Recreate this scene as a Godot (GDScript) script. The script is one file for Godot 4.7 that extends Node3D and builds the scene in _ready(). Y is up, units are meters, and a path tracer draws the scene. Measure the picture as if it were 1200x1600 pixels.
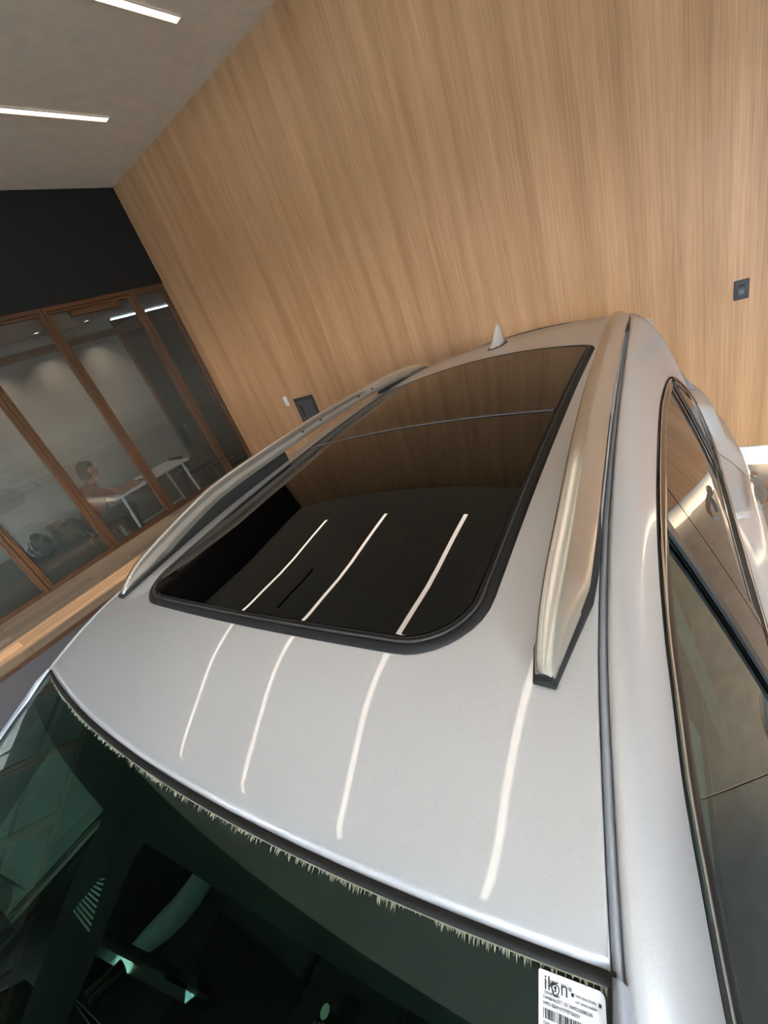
extends Node3D
# Silver car seen from above its windshield, in a showroom with a wood-veneer wall and glazed offices.
# World: x right, y up, -z towards the veneer wall; metres; the lower floor is y = 0 and the lens is at (0, 2.06, 0).

const EYE := 2.06
const WALL_Z := -3.85        # face of the veneer wall
const GLASS_X := -5.53       # face of the office partition
const CEIL := 4.21
const STAGE := 0.59          # raised timber floor in front of the offices
const OFFICE := 0.2          # floor inside the offices

var rng := RandomNumberGenerator.new()
var M := {}

# ------------------------------------------------------------------ mesh builder
class MB:
	var v := PackedVector3Array()
	var n := PackedVector3Array()
	var t := PackedVector2Array()
	var ix := PackedInt32Array()

	func tri_flat(a: Vector3, b: Vector3, c: Vector3) -> void:
		var nn := (c - a).cross(b - a).normalized()
		var k := v.size()
		v.append_array([a, b, c]); n.append_array([nn, nn, nn])
		t.append_array([Vector2(a.x, a.y), Vector2(b.x, b.y), Vector2(c.x, c.y)])
		ix.append_array([k, k + 1, k + 2])

	func quad(a: Vector3, b: Vector3, c: Vector3, d: Vector3, flip := false) -> void:
		if flip:
			quad(d, c, b, a); return
		var nn := ((c - a).cross(b - a) + (d - a).cross(c - a)).normalized()
		var k := v.size()
		v.append_array([a, b, c, d]); n.append_array([nn, nn, nn, nn])
		t.append_array([Vector2(0, 1), Vector2(0, 0), Vector2(1, 0), Vector2(1, 1)])
		ix.append_array([k, k + 1, k + 2, k, k + 2, k + 3])

	# rows of points -> one smooth patch
	func grid(rows: Array, flip := false, close_u := false, close_v := false) -> void:
		var nr := rows.size()
		var nc: int = rows[0].size()
		var k := v.size()
		var acc := PackedVector3Array(); acc.resize(nr * nc)
		var pts := PackedVector3Array()
		for r in rows: pts.append_array(r)
		var tri := PackedInt32Array()
		for i in (nr if close_v else nr - 1):
			for j in (nc if close_u else nc - 1):
				var i2 := (i + 1) % nr
				var j2 := (j + 1) % nc
				var a := i * nc + j; var b := i * nc + j2; var c := i2 * nc + j2; var d := i2 * nc + j
				if flip: tri.append_array([a, c, b, a, d, c])
				else: tri.append_array([a, b, c, a, c, d])
		for q in range(0, tri.size(), 3):
			var fa := (pts[tri[q + 2]] - pts[tri[q]]).cross(pts[tri[q + 1]] - pts[tri[q]])
			for w in 3: acc[tri[q + w]] += fa
		for i in nr:
			for j in nc:
				v.append(pts[i * nc + j])
				var na := acc[i * nc + j]
				n.append(na.normalized() if na.length() > 1e-14 else Vector3.UP)
				t.append(Vector2(float(j) / maxf(1, nc - 1), float(i) / maxf(1, nr - 1)))
		for q in tri: ix.append(k + q)

	# box with all edges chamfered by e
	func box(c: Vector3, s: Vector3, e := 0.0, bs := Basis.IDENTITY) -> void:
		var h := s * 0.5
		e = minf(e, minf(h.x, minf(h.y, h.z)) * 0.9)
		var P := func(p: Vector3) -> Vector3: return c + bs * p
		for ax in 3:
			var u := (ax + 1) % 3
			var w := (ax + 2) % 3
			for sg in [-1.0, 1.0]:
				var q := []
				for cc in [[-1, -1], [1, -1], [1, 1], [-1, 1]]:
					var p := Vector3.ZERO
					p[ax] = sg * h[ax]; p[u] = cc[0] * (h[u] - e); p[w] = cc[1] * (h[w] - e)
					q.append(P.call(p))
				quad(q[0], q[1], q[2], q[3], sg > 0)
		if e <= 0.0: return
		for ax in 3:                       # the twelve edge strips
			var u := (ax + 1) % 3
			var w := (ax + 2) % 3
			for su in [-1.0, 1.0]:
				for sw in [-1.0, 1.0]:
					var q := []
					for cc in [[-1, 0], [1, 0], [1, 1], [-1, 1]]:
						var p := Vector3.ZERO
						p[ax] = cc[0] * (h[ax] - e)
						p[u] = su * (h[u] if cc[1] == 0 else h[u] - e)
						p[w] = sw * (h[w] - e if cc[1] == 0 else h[w])
						q.append(P.call(p))
					quad(q[0], q[1], q[2], q[3], su * sw < 0)
		for sx in [-1.0, 1.0]:
			for sy in [-1.0, 1.0]:
				for sz in [-1.0, 1.0]:
					var a: Vector3 = P.call(Vector3(sx * h.x, sy * (h.y - e), sz * (h.z - e)))
					var b: Vector3 = P.call(Vector3(sx * (h.x - e), sy * h.y, sz * (h.z - e)))
					var d: Vector3 = P.call(Vector3(sx * (h.x - e), sy * (h.y - e), sz * h.z))
					if sx * sy * sz > 0: tri_flat(a, d, b)
					else: tri_flat(a, b, d)

	# round tube along a path
	func tube(path: Array, r, sides := 10, caps := true) -> void:
		var rows := []
		for i in path.size():
			var d: Vector3 = (path[mini(i + 1, path.size() - 1)] - path[maxi(i - 1, 0)]).normalized()
			var up := Vector3.UP if absf(d.y) < 0.9 else Vector3.RIGHT
			var sx := d.cross(up).normalized()
			var sy := sx.cross(d).normalized()
			var rr: float = r[i] if r is Array else r
			var row := PackedVector3Array()
			for k in sides:
				var a := TAU * k / sides
				row.append(path[i] + sx * cos(a) * rr + sy * sin(a) * rr)
			rows.append(row)
		grid(rows, false, true)
		if caps:
			for e in [0, path.size() - 1]:
				for k in sides:
					var a: Vector3 = rows[e][k]; var b: Vector3 = rows[e][(k + 1) % sides]
					if e == 0: tri_flat(path[e], b, a)
					else: tri_flat(path[e], a, b)

	# surface of revolution: profile of (radius, height) turned about the axis
	func lathe(prof: Array, o: Vector3, bs := Basis.IDENTITY, sides := 24) -> void:
		var rows := []
		for p in prof:
			var row := PackedVector3Array()
			for k in sides:
				var a := TAU * k / sides
				row.append(o + bs * Vector3(p.x * cos(a), p.y, p.x * sin(a)))
			rows.append(row)
		grid(rows, false, true)

	# closed profiles (rows) along a path, capped
	func loft(rows: Array, smooth := true) -> void:
		if smooth:
			grid(rows, false, true)
		else:
			var nc: int = rows[0].size()
			for j in nc:
				var sub := []
				for r in rows: sub.append(PackedVector3Array([r[j], r[(j + 1) % nc]]))
				grid(sub)
		for e in [0, rows.size() - 1]:
			var c := Vector3.ZERO
			for p in rows[e]: c += p
			c /= rows[e].size()
			for k in rows[e].size():
				var a: Vector3 = rows[e][k]; var b: Vector3 = rows[e][(k + 1) % rows[e].size()]
				if e == 0: tri_flat(c, b, a)
				else: tri_flat(c, a, b)

	# a sheet with thickness: top rows, and the same moved by off
	func slab(rows: Array, th: float, flip := false) -> void:
		var nr := rows.size(); var nc: int = rows[0].size()
		var under := []
		for i in nr:
			var row := PackedVector3Array()
			for j in nc:
				var du: Vector3 = rows[i][mini(j + 1, nc - 1)] - rows[i][maxi(j - 1, 0)]
				var dv: Vector3 = rows[mini(i + 1, nr - 1)][j] - rows[maxi(i - 1, 0)][j]
				var nn := dv.cross(du).normalized()
				if flip: nn = -nn
				row.append(rows[i][j] - nn * th)
			under.append(row)
		grid(rows, flip)
		grid(under, not flip)
		grid([rows[0], under[0]], not flip)
		grid([rows[nr - 1], under[nr - 1]], flip)
		var a := PackedVector3Array(); var b := PackedVector3Array(); var c := PackedVector3Array(); var d := PackedVector3Array()
		for i in nr:
			a.append(rows[i][0]); b.append(under[i][0]); c.append(rows[i][nc - 1]); d.append(under[i][nc - 1])
		grid([a, b], flip)
		grid([c, d], not flip)

	func volume() -> float:
		var s := 0.0
		for q in range(0, ix.size(), 3):
			s += v[ix[q]].dot(v[ix[q + 2]].cross(v[ix[q + 1]]))
		return s

	func mesh(solid := false) -> ArrayMesh:
		if solid and volume() < 0.0:       # turn it right side out
			for q in range(0, ix.size(), 3):
				var k := ix[q + 1]; ix[q + 1] = ix[q + 2]; ix[q + 2] = k
			for q in n.size(): n[q] = -n[q]
		var arr := []
		arr.resize(Mesh.ARRAY_MAX)
		arr[Mesh.ARRAY_VERTEX] = v; arr[Mesh.ARRAY_NORMAL] = n; arr[Mesh.ARRAY_TEX_UV] = t; arr[Mesh.ARRAY_INDEX] = ix
		var m := ArrayMesh.new()
		m.add_surface_from_arrays(Mesh.PRIMITIVE_TRIANGLES, arr)
		return m

# ------------------------------------------------------------------ scene helpers
func put(called: String, mb, material: Material, parent: Node = null, solid := true) -> MeshInstance3D:
	var o := MeshInstance3D.new()
	o.name = called
	o.mesh = mb.mesh(solid) if mb is MB else mb
	o.material_override = material
	o.cast_shadow = GeometryInstance3D.SHADOW_CASTING_SETTING_ON
	(parent if parent else self).add_child(o, true)
	return o

func thing(called: String, label: String, category: String, at := Vector3.ZERO, turn := 0.0, group := "") -> Node3D:
	var o := Node3D.new()
	o.name = called
	add_child(o, true)
	o.position = at; o.rotation.y = turn
	tag(o, label, category, group)
	return o

func tag(o: Node, label: String, category: String, group := "") -> Node:
	o.set_meta("label", label); o.set_meta("category", category)
	if group: o.set_meta("group", group)
	return o

func struct(o: Node, label := "") -> Node:
	o.set_meta("kind", "structure")
	if label: o.set_meta("label", label)
	return o

func bx(c: Vector3, s: Vector3, e := 0.0) -> MB:
	var b := MB.new(); b.box(c, s, e); return b

func mat(c: Color, rough := 0.6, metal := 0.0, spec := 0.5) -> StandardMaterial3D:
	var m := StandardMaterial3D.new()
	m.albedo_color = c; m.roughness = rough; m.metallic = metal; m.metallic_specular = spec
	return m

func pane(c: Color, rough := 0.0) -> StandardMaterial3D:
	var m := mat(c, rough)
	m.transparency = BaseMaterial3D.TRANSPARENCY_ALPHA
	return m

func noise_tex(freq: float, seed_: int, ramp: Array, size := 512, normal := false, bump := 4.0) -> NoiseTexture2D:
	var f := FastNoiseLite.new()
	f.seed = seed_; f.frequency = freq; f.fractal_octaves = 4
	var t := NoiseTexture2D.new()
	t.width = size; t.height = size; t.seamless = true; t.noise = f
	if normal:
		t.as_normal_map = true; t.bump_strength = bump
	else:
		var g := Gradient.new()
		g.offsets = PackedFloat32Array([0.0, 1.0]); g.colors = PackedColorArray([ramp[0], ramp[1]])
		t.color_ramp = g
	return t

# wood: fine pores and streaks along v, slow bands across u
func wood_tex(w: int, h: int, seed_: int, dark: Color, light: Color, bands: float, fine: float, contrast: float) -> ImageTexture:
	var a := FastNoiseLite.new(); a.seed = seed_; a.frequency = 1.0; a.fractal_octaves = 3
	var b := FastNoiseLite.new(); b.seed = seed_ + 7; b.frequency = 1.0; b.fractal_octaves = 2
	var c := FastNoiseLite.new(); c.seed = seed_ + 13; c.frequency = 1.0; c.fractal_octaves = 1
	var bytes := PackedByteArray(); bytes.resize(w * h * 3)
	var k := 0
	for y in h:
		var fy := float(y) / h
		for x in w:
			var fx := float(x) / w
			var s := a.get_noise_2d(fx * bands, fy * 1.2) * 0.55
			s += b.get_noise_2d(fx * fine, fy * 2.6) * 0.42
			s += c.get_noise_2d(fx * fine * 3.1, fy * 14.0) * 0.28
			var m := clampf(0.5 + s * contrast, 0.0, 1.0)
			var col := dark.lerp(light, m)
			bytes[k] = int(col.r * 255); bytes[k + 1] = int(col.g * 255); bytes[k + 2] = int(col.b * 255)
			k += 3
	return ImageTexture.create_from_image(Image.create_from_data(w, h, false, Image.FORMAT_RGB8, bytes))

func wood(tex: Texture2D, rough: float) -> StandardMaterial3D:
	var m := mat(Color.WHITE, rough)
	m.albedo_texture = tex
	return m

# smooth curve through (s, value) knots
func cur(k: Array, s: float) -> float:
	var n := k.size()
	if s <= k[0].x: return k[0].y + (s - k[0].x) * (k[1].y - k[0].y) / (k[1].x - k[0].x)
	if s >= k[n - 1].x: return k[n - 1].y + (s - k[n - 1].x) * (k[n - 1].y - k[n - 2].y) / (k[n - 1].x - k[n - 2].x)
	var i := 0
	while s > k[i + 1].x: i += 1
	var h: float = k[i + 1].x - k[i].x
	var d: float = (k[i + 1].y - k[i].y) / h
	var m0: float = d if i == 0 else (k[i + 1].y - k[i - 1].y) / (k[i + 1].x - k[i - 1].x)
	var m1: float = d if i == n - 2 else (k[i + 2].y - k[i].y) / (k[i + 2].x - k[i].x)
	var t = (s - k[i].x) / h
	return (2 * t * t * t - 3 * t * t + 1) * k[i].y + (t * t * t - 2 * t * t + t) * h * m0 + (-2 * t * t * t + 3 * t * t) * k[i + 1].y + (t * t * t - t * t) * h * m1

func span(a: float, b: float, k: int) -> Array:
	var r := []
	for i in k + 1: r.append(lerpf(a, b, float(i) / k))
	return r

# ------------------------------------------------------------------ build
func _ready() -> void:
	rng.seed = 71
	# camera
	var cam := Camera3D.new()
	cam.name = "camera"
	cam.fov = 101.598
	cam.near = 0.02
	cam.far = 200.0
	add_child(cam)
	cam.transform = Transform3D(Basis(Vector3(0.801058, -0.332039, -0.498053), Vector3(0.007599, 0.837621, -0.546198), Vector3(0.598539, 0.433752, 0.673506)), Vector3(0, EYE, 0))
	cam.current = true
	# sky and exposure
	var env := Environment.new()
	var sky := Sky.new()
	var sm := ProceduralSkyMaterial.new()
	sm.sky_top_color = Color(0.61, 0.73, 0.84); sm.sky_horizon_color = Color(0.945, 0.94, 0.925)
	sm.ground_bottom_color = Color(0.35, 0.34, 0.33); sm.ground_horizon_color = Color(0.62, 0.61, 0.59)
	sm.sky_energy_multiplier = 8.0; sm.ground_energy_multiplier = 2.0
	sky.sky_material = sm
	env.background_mode = Environment.BG_SKY
	env.sky = sky
	env.tonemap_mode = Environment.TONE_MAPPER_LINEAR
	env.tonemap_exposure = 1.0
	env.sdfgi_enabled = true; env.ssao_enabled = true; env.ssil_enabled = true
	var we := WorldEnvironment.new()
	we.name = "environment"; we.environment = env
	add_child(we)
	# low sun from behind the lens, square to the veneer wall
	var sun := DirectionalLight3D.new()
	sun.name = "sun"
	sun.rotation_degrees = Vector3(-15.4, 0, 0)
	sun.light_color = Color(1.0, 0.86, 0.68); sun.light_energy = 5.5
	sun.light_angular_distance = 0.6
	sun.shadow_enabled = true
	sun.sky_mode = DirectionalLight3D.SKY_MODE_LIGHT_ONLY
	add_child(sun)
	make_materials()
	build_room()
	build_partition()
	build_lights()
	build_office()
	build_car()
	build_fixtures()
	build_sticker()

func make_materials() -> void:
	M.veneer = wood(wood_tex(2048, 640, 3, Color(0.595, 0.43, 0.285), Color(0.80, 0.622, 0.455), 30.0, 560.0, 0.66), 0.42)
	M.timber = wood(wood_tex(512, 128, 21, Color(0.25, 0.155, 0.08), Color(0.43, 0.28, 0.155), 10.0, 120.0, 0.7), 0.45)
	M.plank = []
	for i in 4:
		var lift := 0.9 + 0.07 * i
		M.plank.append(wood(wood_tex(256, 256, 40 + i, Color(0.54, 0.455, 0.38) * lift, Color(0.70, 0.61, 0.515) * lift, 4.0, 46.0, 0.8), 0.5))
	M.dark_plank = []
	for i in 3:
		M.dark_plank.append(wood(wood_tex(256, 256, 60 + i, Color(0.15, 0.12, 0.10), Color(0.27, 0.225, 0.19), 4.0, 40.0, 0.8), 0.4))
	M.plaster = mat(Color(0.90, 0.855, 0.775), 0.9)
	M.plaster.albedo_texture = noise_tex(0.02, 5, [Color(0.95, 0.95, 0.95), Color(1, 1, 1)])
	M.plaster.uv1_triplanar = true; M.plaster.uv1_scale = Vector3(0.5, 0.5, 0.5)
	M.white_wall = mat(Color(0.82, 0.81, 0.79), 0.85)
	M.white_trim = mat(Color(0.90, 0.90, 0.89), 0.5)
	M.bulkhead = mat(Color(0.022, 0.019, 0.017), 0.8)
	M.grout = mat(Color(0.36, 0.35, 0.34), 0.9)
	M.tile = []
	for i in 3:
		var m := mat(Color(0.53, 0.515, 0.505) * (0.96 + 0.03 * i), 0.28)
		m.albedo_color.a = 1.0
		m.albedo_texture = noise_tex(0.012, 80 + i, [Color(0.88, 0.88, 0.88), Color(1, 1, 1)])
		m.uv1_triplanar = true
		M.tile.append(m)
	M.riser = mat(Color(0.36, 0.33, 0.325), 0.6)
	M.glass = pane(Color(0.50, 0.56, 0.54, 0.05))
	M.gasket = mat(Color(0.03, 0.03, 0.03), 0.6)
	M.glow = mat(Color(0.95, 0.95, 0.95), 0.4)
	M.glow.emission_enabled = true; M.glow.emission = Color(1.0, 0.95, 0.9); M.glow.emission_energy_multiplier = 3.0
	M.alu = mat(Color(0.62, 0.62, 0.62), 0.35, 0.9)
	M.office_wall = mat(Color(0.66, 0.645, 0.61), 0.85)
	M.office_dark = mat(Color(0.20, 0.225, 0.215), 0.5)
	M.concrete = mat(Color(0.55, 0.53, 0.50), 0.9)
	# car
	M.paint = mat(Color(0.845, 0.845, 0.85), 0.42, 0.5)
	M.paint.clearcoat_enabled = true; M.paint.clearcoat = 0.8; M.paint.clearcoat_roughness = 0.03
	M.paint.normal_enabled = true
	M.paint.normal_texture = noise_tex(0.55, 9, [], 512, true, 3.0)
	M.paint.normal_scale = 0.12
	M.paint.albedo_texture = noise_tex(0.7, 19, [Color(0.86, 0.86, 0.86), Color(1, 1, 1)], 1024)
	M.paint.uv1_triplanar = true; M.paint.uv1_scale = Vector3(2.2, 2.2, 2.2)
	M.roof_glass = mat(Color(0.006, 0.005, 0.005), 0.0, 0.0, 0.5)
	M.gloss_black = mat(Color(0.012, 0.011, 0.011), 0.04)
	M.black = mat(Color(0.018, 0.018, 0.019), 0.5)
	M.rubber = mat(Color(0.035, 0.035, 0.037), 0.7)
	M.rubber_grey = mat(Color(0.22, 0.22, 0.225), 0.4)
	M.chrome = mat(Color(0.86, 0.85, 0.83), 0.08, 1.0)
	M.satin = mat(Color(0.84, 0.82, 0.785), 0.27, 0.9)
	M.ditch = mat(Color(0.64, 0.66, 0.69), 0.35, 0.4)
	M.frit = mat(Color(0.092, 0.068, 0.060), 0.5)
	M.residue = mat(Color(0.52, 0.52, 0.44), 0.9)
	M.green_glass = mat(Color(0.70, 0.86, 0.80, 0.0), 0.0)
	M.green_glass.metallic_specular = 0.36
	M.green_glass.refraction_enabled = true; M.green_glass.refraction_scale = 0.05
	M.green_glass.transparency = BaseMaterial3D.TRANSPARENCY_ALPHA
	M.tint_glass = pane(Color(0.010, 0.009, 0.008, 0.86))
	M.trim_dark = mat(Color(0.016, 0.018, 0.021), 0.6)
	M.trim_grey = mat(Color(0.62, 0.64, 0.64), 0.7)
	M.seat = mat(Color(0.022, 0.026, 0.030), 0.55)
	M.liner = mat(Color(0.50, 0.49, 0.47), 0.9)
	M.tyre = mat(Color(0.03, 0.03, 0.03), 0.85)
	M.red_lens = mat(Color(0.35, 0.02, 0.02), 0.1)
	M.paper = mat(Color(0.90, 0.91, 0.93), 0.5)
	M.ink = mat(Color(0.10, 0.10, 0.11), 0.6)

# ------------------------------------------------------------------ room
func build_room() -> void:
	# lower floor: slab and tiles
	var fl := put("floor", bx(Vector3(1.0, -0.06, 1.3), Vector3(10.5, 0.096, 10.4)), M.grout)
	struct(fl, "pale grey tiled showroom floor")
	var tb := bx(Vector3.ZERO, Vector3(1.194, 0.012, 1.194), 0.002).mesh(true)
	for i in 9:
		for j in 9:
			var o := put("tile", tb, M.tile[rng.randi() % 3], fl)
			o.position = Vector3(-3.64 + i * 1.2, -0.006, WALL_Z + 0.6 + j * 1.2)
	# veneer wall with its own uv in metres
	var w := MB.new()
	w.box(Vector3(0.4, CEIL * 0.5, WALL_Z - 0.1), Vector3(12.0, CEIL + 0.1, 0.2))
	for i in w.v.size(): w.t[i] = Vector2(w.v[i].x / 5.85 + 0.31, w.v[i].y / 4.4)
	struct(put("wall_back", w, M.veneer), "wall of vertical-grained oak veneer")
	struct(put("baseboard_back", bx(Vector3(1.0, 0.0775, WALL_Z + 0.008), Vector3(10.4, 0.155, 0.016), 0.003), M.white_trim), "white baseboard under the veneer wall")
	# ceiling
	struct(put("ceiling", bx(Vector3(0.3, CEIL + 0.1, -0.9), Vector3(12.4, 0.2, 6.2)), M.plaster), "matt off-white plaster ceiling")
	# out of view past the strip lights: dark ceiling, placed to darken windshield reflections
	struct(put("ceiling_unseen_dark", bx(Vector3(0.3, CEIL + 0.1, 4.45), Vector3(12.4, 0.2, 4.5)), M.bulkhead), "dark ceiling out of view by the windows, darkens the windshield reflection")
	# black bulkhead over the offices
	struct(put("wall_left", bx(Vector3(GLASS_X - 0.06, (3.155 + CEIL) * 0.5, 1.32), Vector3(0.12, CEIL - 3.155, 10.4)), M.bulkhead), "black painted bulkhead above the timber-framed glazing")
	# unseen front wall: narrow opening shapes the sun stripe, wide windows bring daylight
	var wf := MB.new()
	wf.box(Vector3(0.3, 3.62, 6.6), Vector3(12.4, 1.24, 0.2))
	wf.box(Vector3(0.3, 0.1, 6.6), Vector3(12.4, 0.2, 0.2))
	for q in [[-5.9, -4.835], [-4.44, 0.34], [6.0, 6.3]]: wf.box(Vector3((q[0] + q[1]) * 0.5, 1.6, 6.6), Vector3(q[1] - q[0], 2.8, 0.2))
	struct(put("wall_front", wf, M.white_wall))
	var wr := MB.new()  # unseen right wall, its windows placed to light the car from that side
	wr.box(Vector3(6.2, 3.62, 1.35), Vector3(0.2, 1.24, 10.7))
	wr.box(Vector3(6.2, 0.1, 1.35), Vector3(0.2, 0.2, 10.7))
	for q in [[-4.0, 3.4], [6.2, 6.7]]: wr.box(Vector3(6.2, 1.6, (q[0] + q[1]) * 0.5), Vector3(0.2, 2.8, q[1] - q[0]))
	struct(put("wall_right", wr, M.white_wall))
	var spans := [[-4.835, -4.44]]
	for i in 4: spans.append([0.34 + i * 1.415, 0.34 + (i + 1) * 1.415])
	for i in spans.size():
		var ww: float = spans[i][1] - spans[i][0]
		var c := Vector3((spans[i][0] + spans[i][1]) * 0.5, 1.6, 6.6)
		var wo := put("window_%d" % (i + 1), frame(c, ww, 2.8, 0.03, true), M.gasket)
		struct(wo, "tall dark-framed showroom window out of view behind the lens")
		put("pane", bx(c, Vector3(ww - 0.06, 2.74, 0.01)), M.glass, wo)
	for i in 2:
		var c := Vector3(6.2, 1.6, 3.4 + (i + 0.5) * 1.4)
		var wo := put("window_%d" % (i + 6), frame(c, 1.4, 2.8, 0.03, false), M.gasket)
		struct(wo, "tall dark-framed showroom window out of view behind the lens")
		put("pane", bx(c, Vector3(0.01, 2.74, 1.34)), M.glass, wo)
	struct(put("ground_outside", bx(Vector3(0, -0.25, 6), Vector3(80, 0.2, 80)), M.concrete))
	struct(put("wall_unseen_shade", bx(Vector3(5.0, 1.5, 10.0), Vector3(9.4, 3.2, 0.2)), M.concrete))   # unseen, placed to keep the low sun off the floor beside the car
	# raised timber floor
	var st := put("floor_stage", bx(Vector3(-4.875, 0.28, 1.35), Vector3(1.25, 0.59, 10.4)), M.riser)
	struct(st, "raised floor of pale brown planks before the offices")
	var widths := 0.158
	var pb := MB.new()
	pb.box(Vector3.ZERO, Vector3(widths - 0.003, 0.012, 1.197), 0.0015)
	for i in pb.v.size(): pb.t[i] = Vector2(pb.v[i].x / 0.32 + 0.5, pb.v[i].z / 1.6 + 0.5)
	var pm := pb.mesh(true)
	for i in 8:
		for j in 6:
			var o := put("plank", pm, M.plank[rng.randi() % 4], st)
			o.position = Vector3(-4.335 - i * widths, STAGE - 0.004, WALL_Z + 0.60 + j * 1.2 + (0.4 if i % 2 else 0.0))
		if i % 2:
			var sb := MB.new()
			sb.box(Vector3.ZERO, Vector3(widths - 0.003, 0.012, 0.397), 0.0015)
			for q in sb.v.size(): sb.t[q] = Vector2(sb.v[q].x / 0.32 + 0.5, sb.v[q].z / 1.6 + 0.5)
			var so := put("plank", sb, M.plank[i % 4], st)
			so.position = Vector3(-4.335 - i * widths, STAGE - 0.004, WALL_Z + 0.2)
	put("nosing", bx(Vector3(-4.243, STAGE - 0.012, 1.35), Vector3(0.022, 0.03, 10.4), 0.004), M.timber, st)

func frame(c: Vector3, w: float, h: float, b: float, along_x: bool) -> MB:
	var m := MB.new()
	for s in [-1.0, 1.0]:
		var d := Vector3(s * (w - b) * 0.5, 0, 0) if along_x else Vector3(0, 0, s * (w - b) * 0.5)
		m.box(c + d, Vector3(b, h, 0.08) if along_x else Vector3(0.08, h, b), 0.003)
		m.box(c + Vector3(0, s * (h - b) * 0.5, 0), Vector3(w - 2 * b, b, 0.08) if along_x else Vector3(0.08, b, w - 2 * b), 0.003)
	return m

# frosted film printed with dots that get smaller towards its upper and lower edge
func film_tex() -> ImageTexture:
	var im := Image.create(64, 2048, false, Image.FORMAT_RGBA8)
	im.fill(Color(0.32, 0.32, 0.29, 0.0))
	for y in 2048:
		var row := floorf(y / 8.0) * 8.0 + 4.0
		var r := 4.3 * sqrt(sin(PI * row / 2048.0))
		for x in 64:
			if Vector2(fmod(x, 8.0) - 3.5, fmod(y, 8.0) - 3.5).length() < r: im.set_pixel(x, y, Color(0.32, 0.32, 0.29, 0.46))
	return ImageTexture.create_from_image(im)

func build_partition() -> void:
	var film := mat(Color.WHITE, 0.8)
	film.transparency = BaseMaterial3D.TRANSPARENCY_ALPHA
	film.albedo_texture = film_tex()
	film.uv1_scale = Vector3(20, 1, 1)
	var fs := [3.84, 3.37, 2.33, 1.53, 0.77, 0.0, -0.8, -1.6, -2.4, -3.2, -4.0, -4.8, -5.6, -6.5]
	for i in fs.size() - 1:
		var a: float = fs[i + 1] + 0.003
		var b: float = fs[i] - 0.003
		var door := i == 1
		var root := Node3D.new()
		root.name = "door_1" if door else "window_%d" % (i + 8)
		add_child(root, true)
		struct(root, "timber-framed glass office door" if door else "timber-framed glass office bay")
		root.position = Vector3(GLASS_X - 0.04, STAGE, -(a + b) * 0.5)
		var w := b - a
		var h := 3.155 - STAGE
		for s in [-1.0, 1.0]:
			put("post", timber_bar(Vector3(0, h * 0.5, s * (w * 0.5 - 0.016)), Vector3(0.08, h, 0.032), 1), M.timber, root)
			put("bead", timber_bar(Vector3(0.012, h * 0.5, s * (w * 0.5 - 0.044)), Vector3(0.05, h - 0.1, 0.018), 1), M.timber, root)
			put("gasket", bx(Vector3(0.0, h * 0.5, s * (w * 0.5 - 0.034)), Vector3(0.062, h - 0.08, 0.006)), M.gasket, root)
		put("head_rail", timber_bar(Vector3(0, h - 0.022, 0), Vector3(0.08, 0.044, w - 0.064), 2), M.timber, root)
		put("head_bead", timber_bar(Vector3(0.012, h - 0.062, 0), Vector3(0.05, 0.026, w - 0.07), 2), M.timber, root)
		put("gasket", bx(Vector3(0, h - 0.0465, 0), Vector3(0.062, 0.005, w - 0.07)), M.gasket, root)
		put("bottom_rail", timber_bar(Vector3(0, 0.022, 0), Vector3(0.08, 0.044, w - 0.064), 2), M.timber, root)
		put("pane", bx(Vector3(0, h * 0.5, 0), Vector3(0.010, h - 0.1, w - 0.072)), M.glass, root)
		var fq := MB.new()
		fq.quad(Vector3(-0.007, 0.15, -w * 0.5 + 0.05), Vector3(-0.007, 1.35, -w * 0.5 + 0.05), Vector3(-0.007, 1.35, w * 0.5 - 0.05), Vector3(-0.007, 0.15, w * 0.5 - 0.05))
		put("frosted_film", fq, film, root, false)
		if door:
			put("closer_box", timber_bar(Vector3(0.035, h - 0.112, -0.02), Vector3(0.06, 0.06, 0.58), 2), M.timber, root)

# bar of timber with the grain along axis ax
func timber_bar(c: Vector3, s: Vector3, ax: int) -> MB:
	var b := MB.new()
	b.box(c, s, 0.003)
	var o := rng.randf()
	for i in b.v.size():
		var p := b.v[i] - c
		var q := p[(ax + 1) % 3] + p[(ax + 2) % 3]
		b.t[i] = Vector2(q / 0.25 + o, p[ax] / 1.6 + o)
	return b

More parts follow.
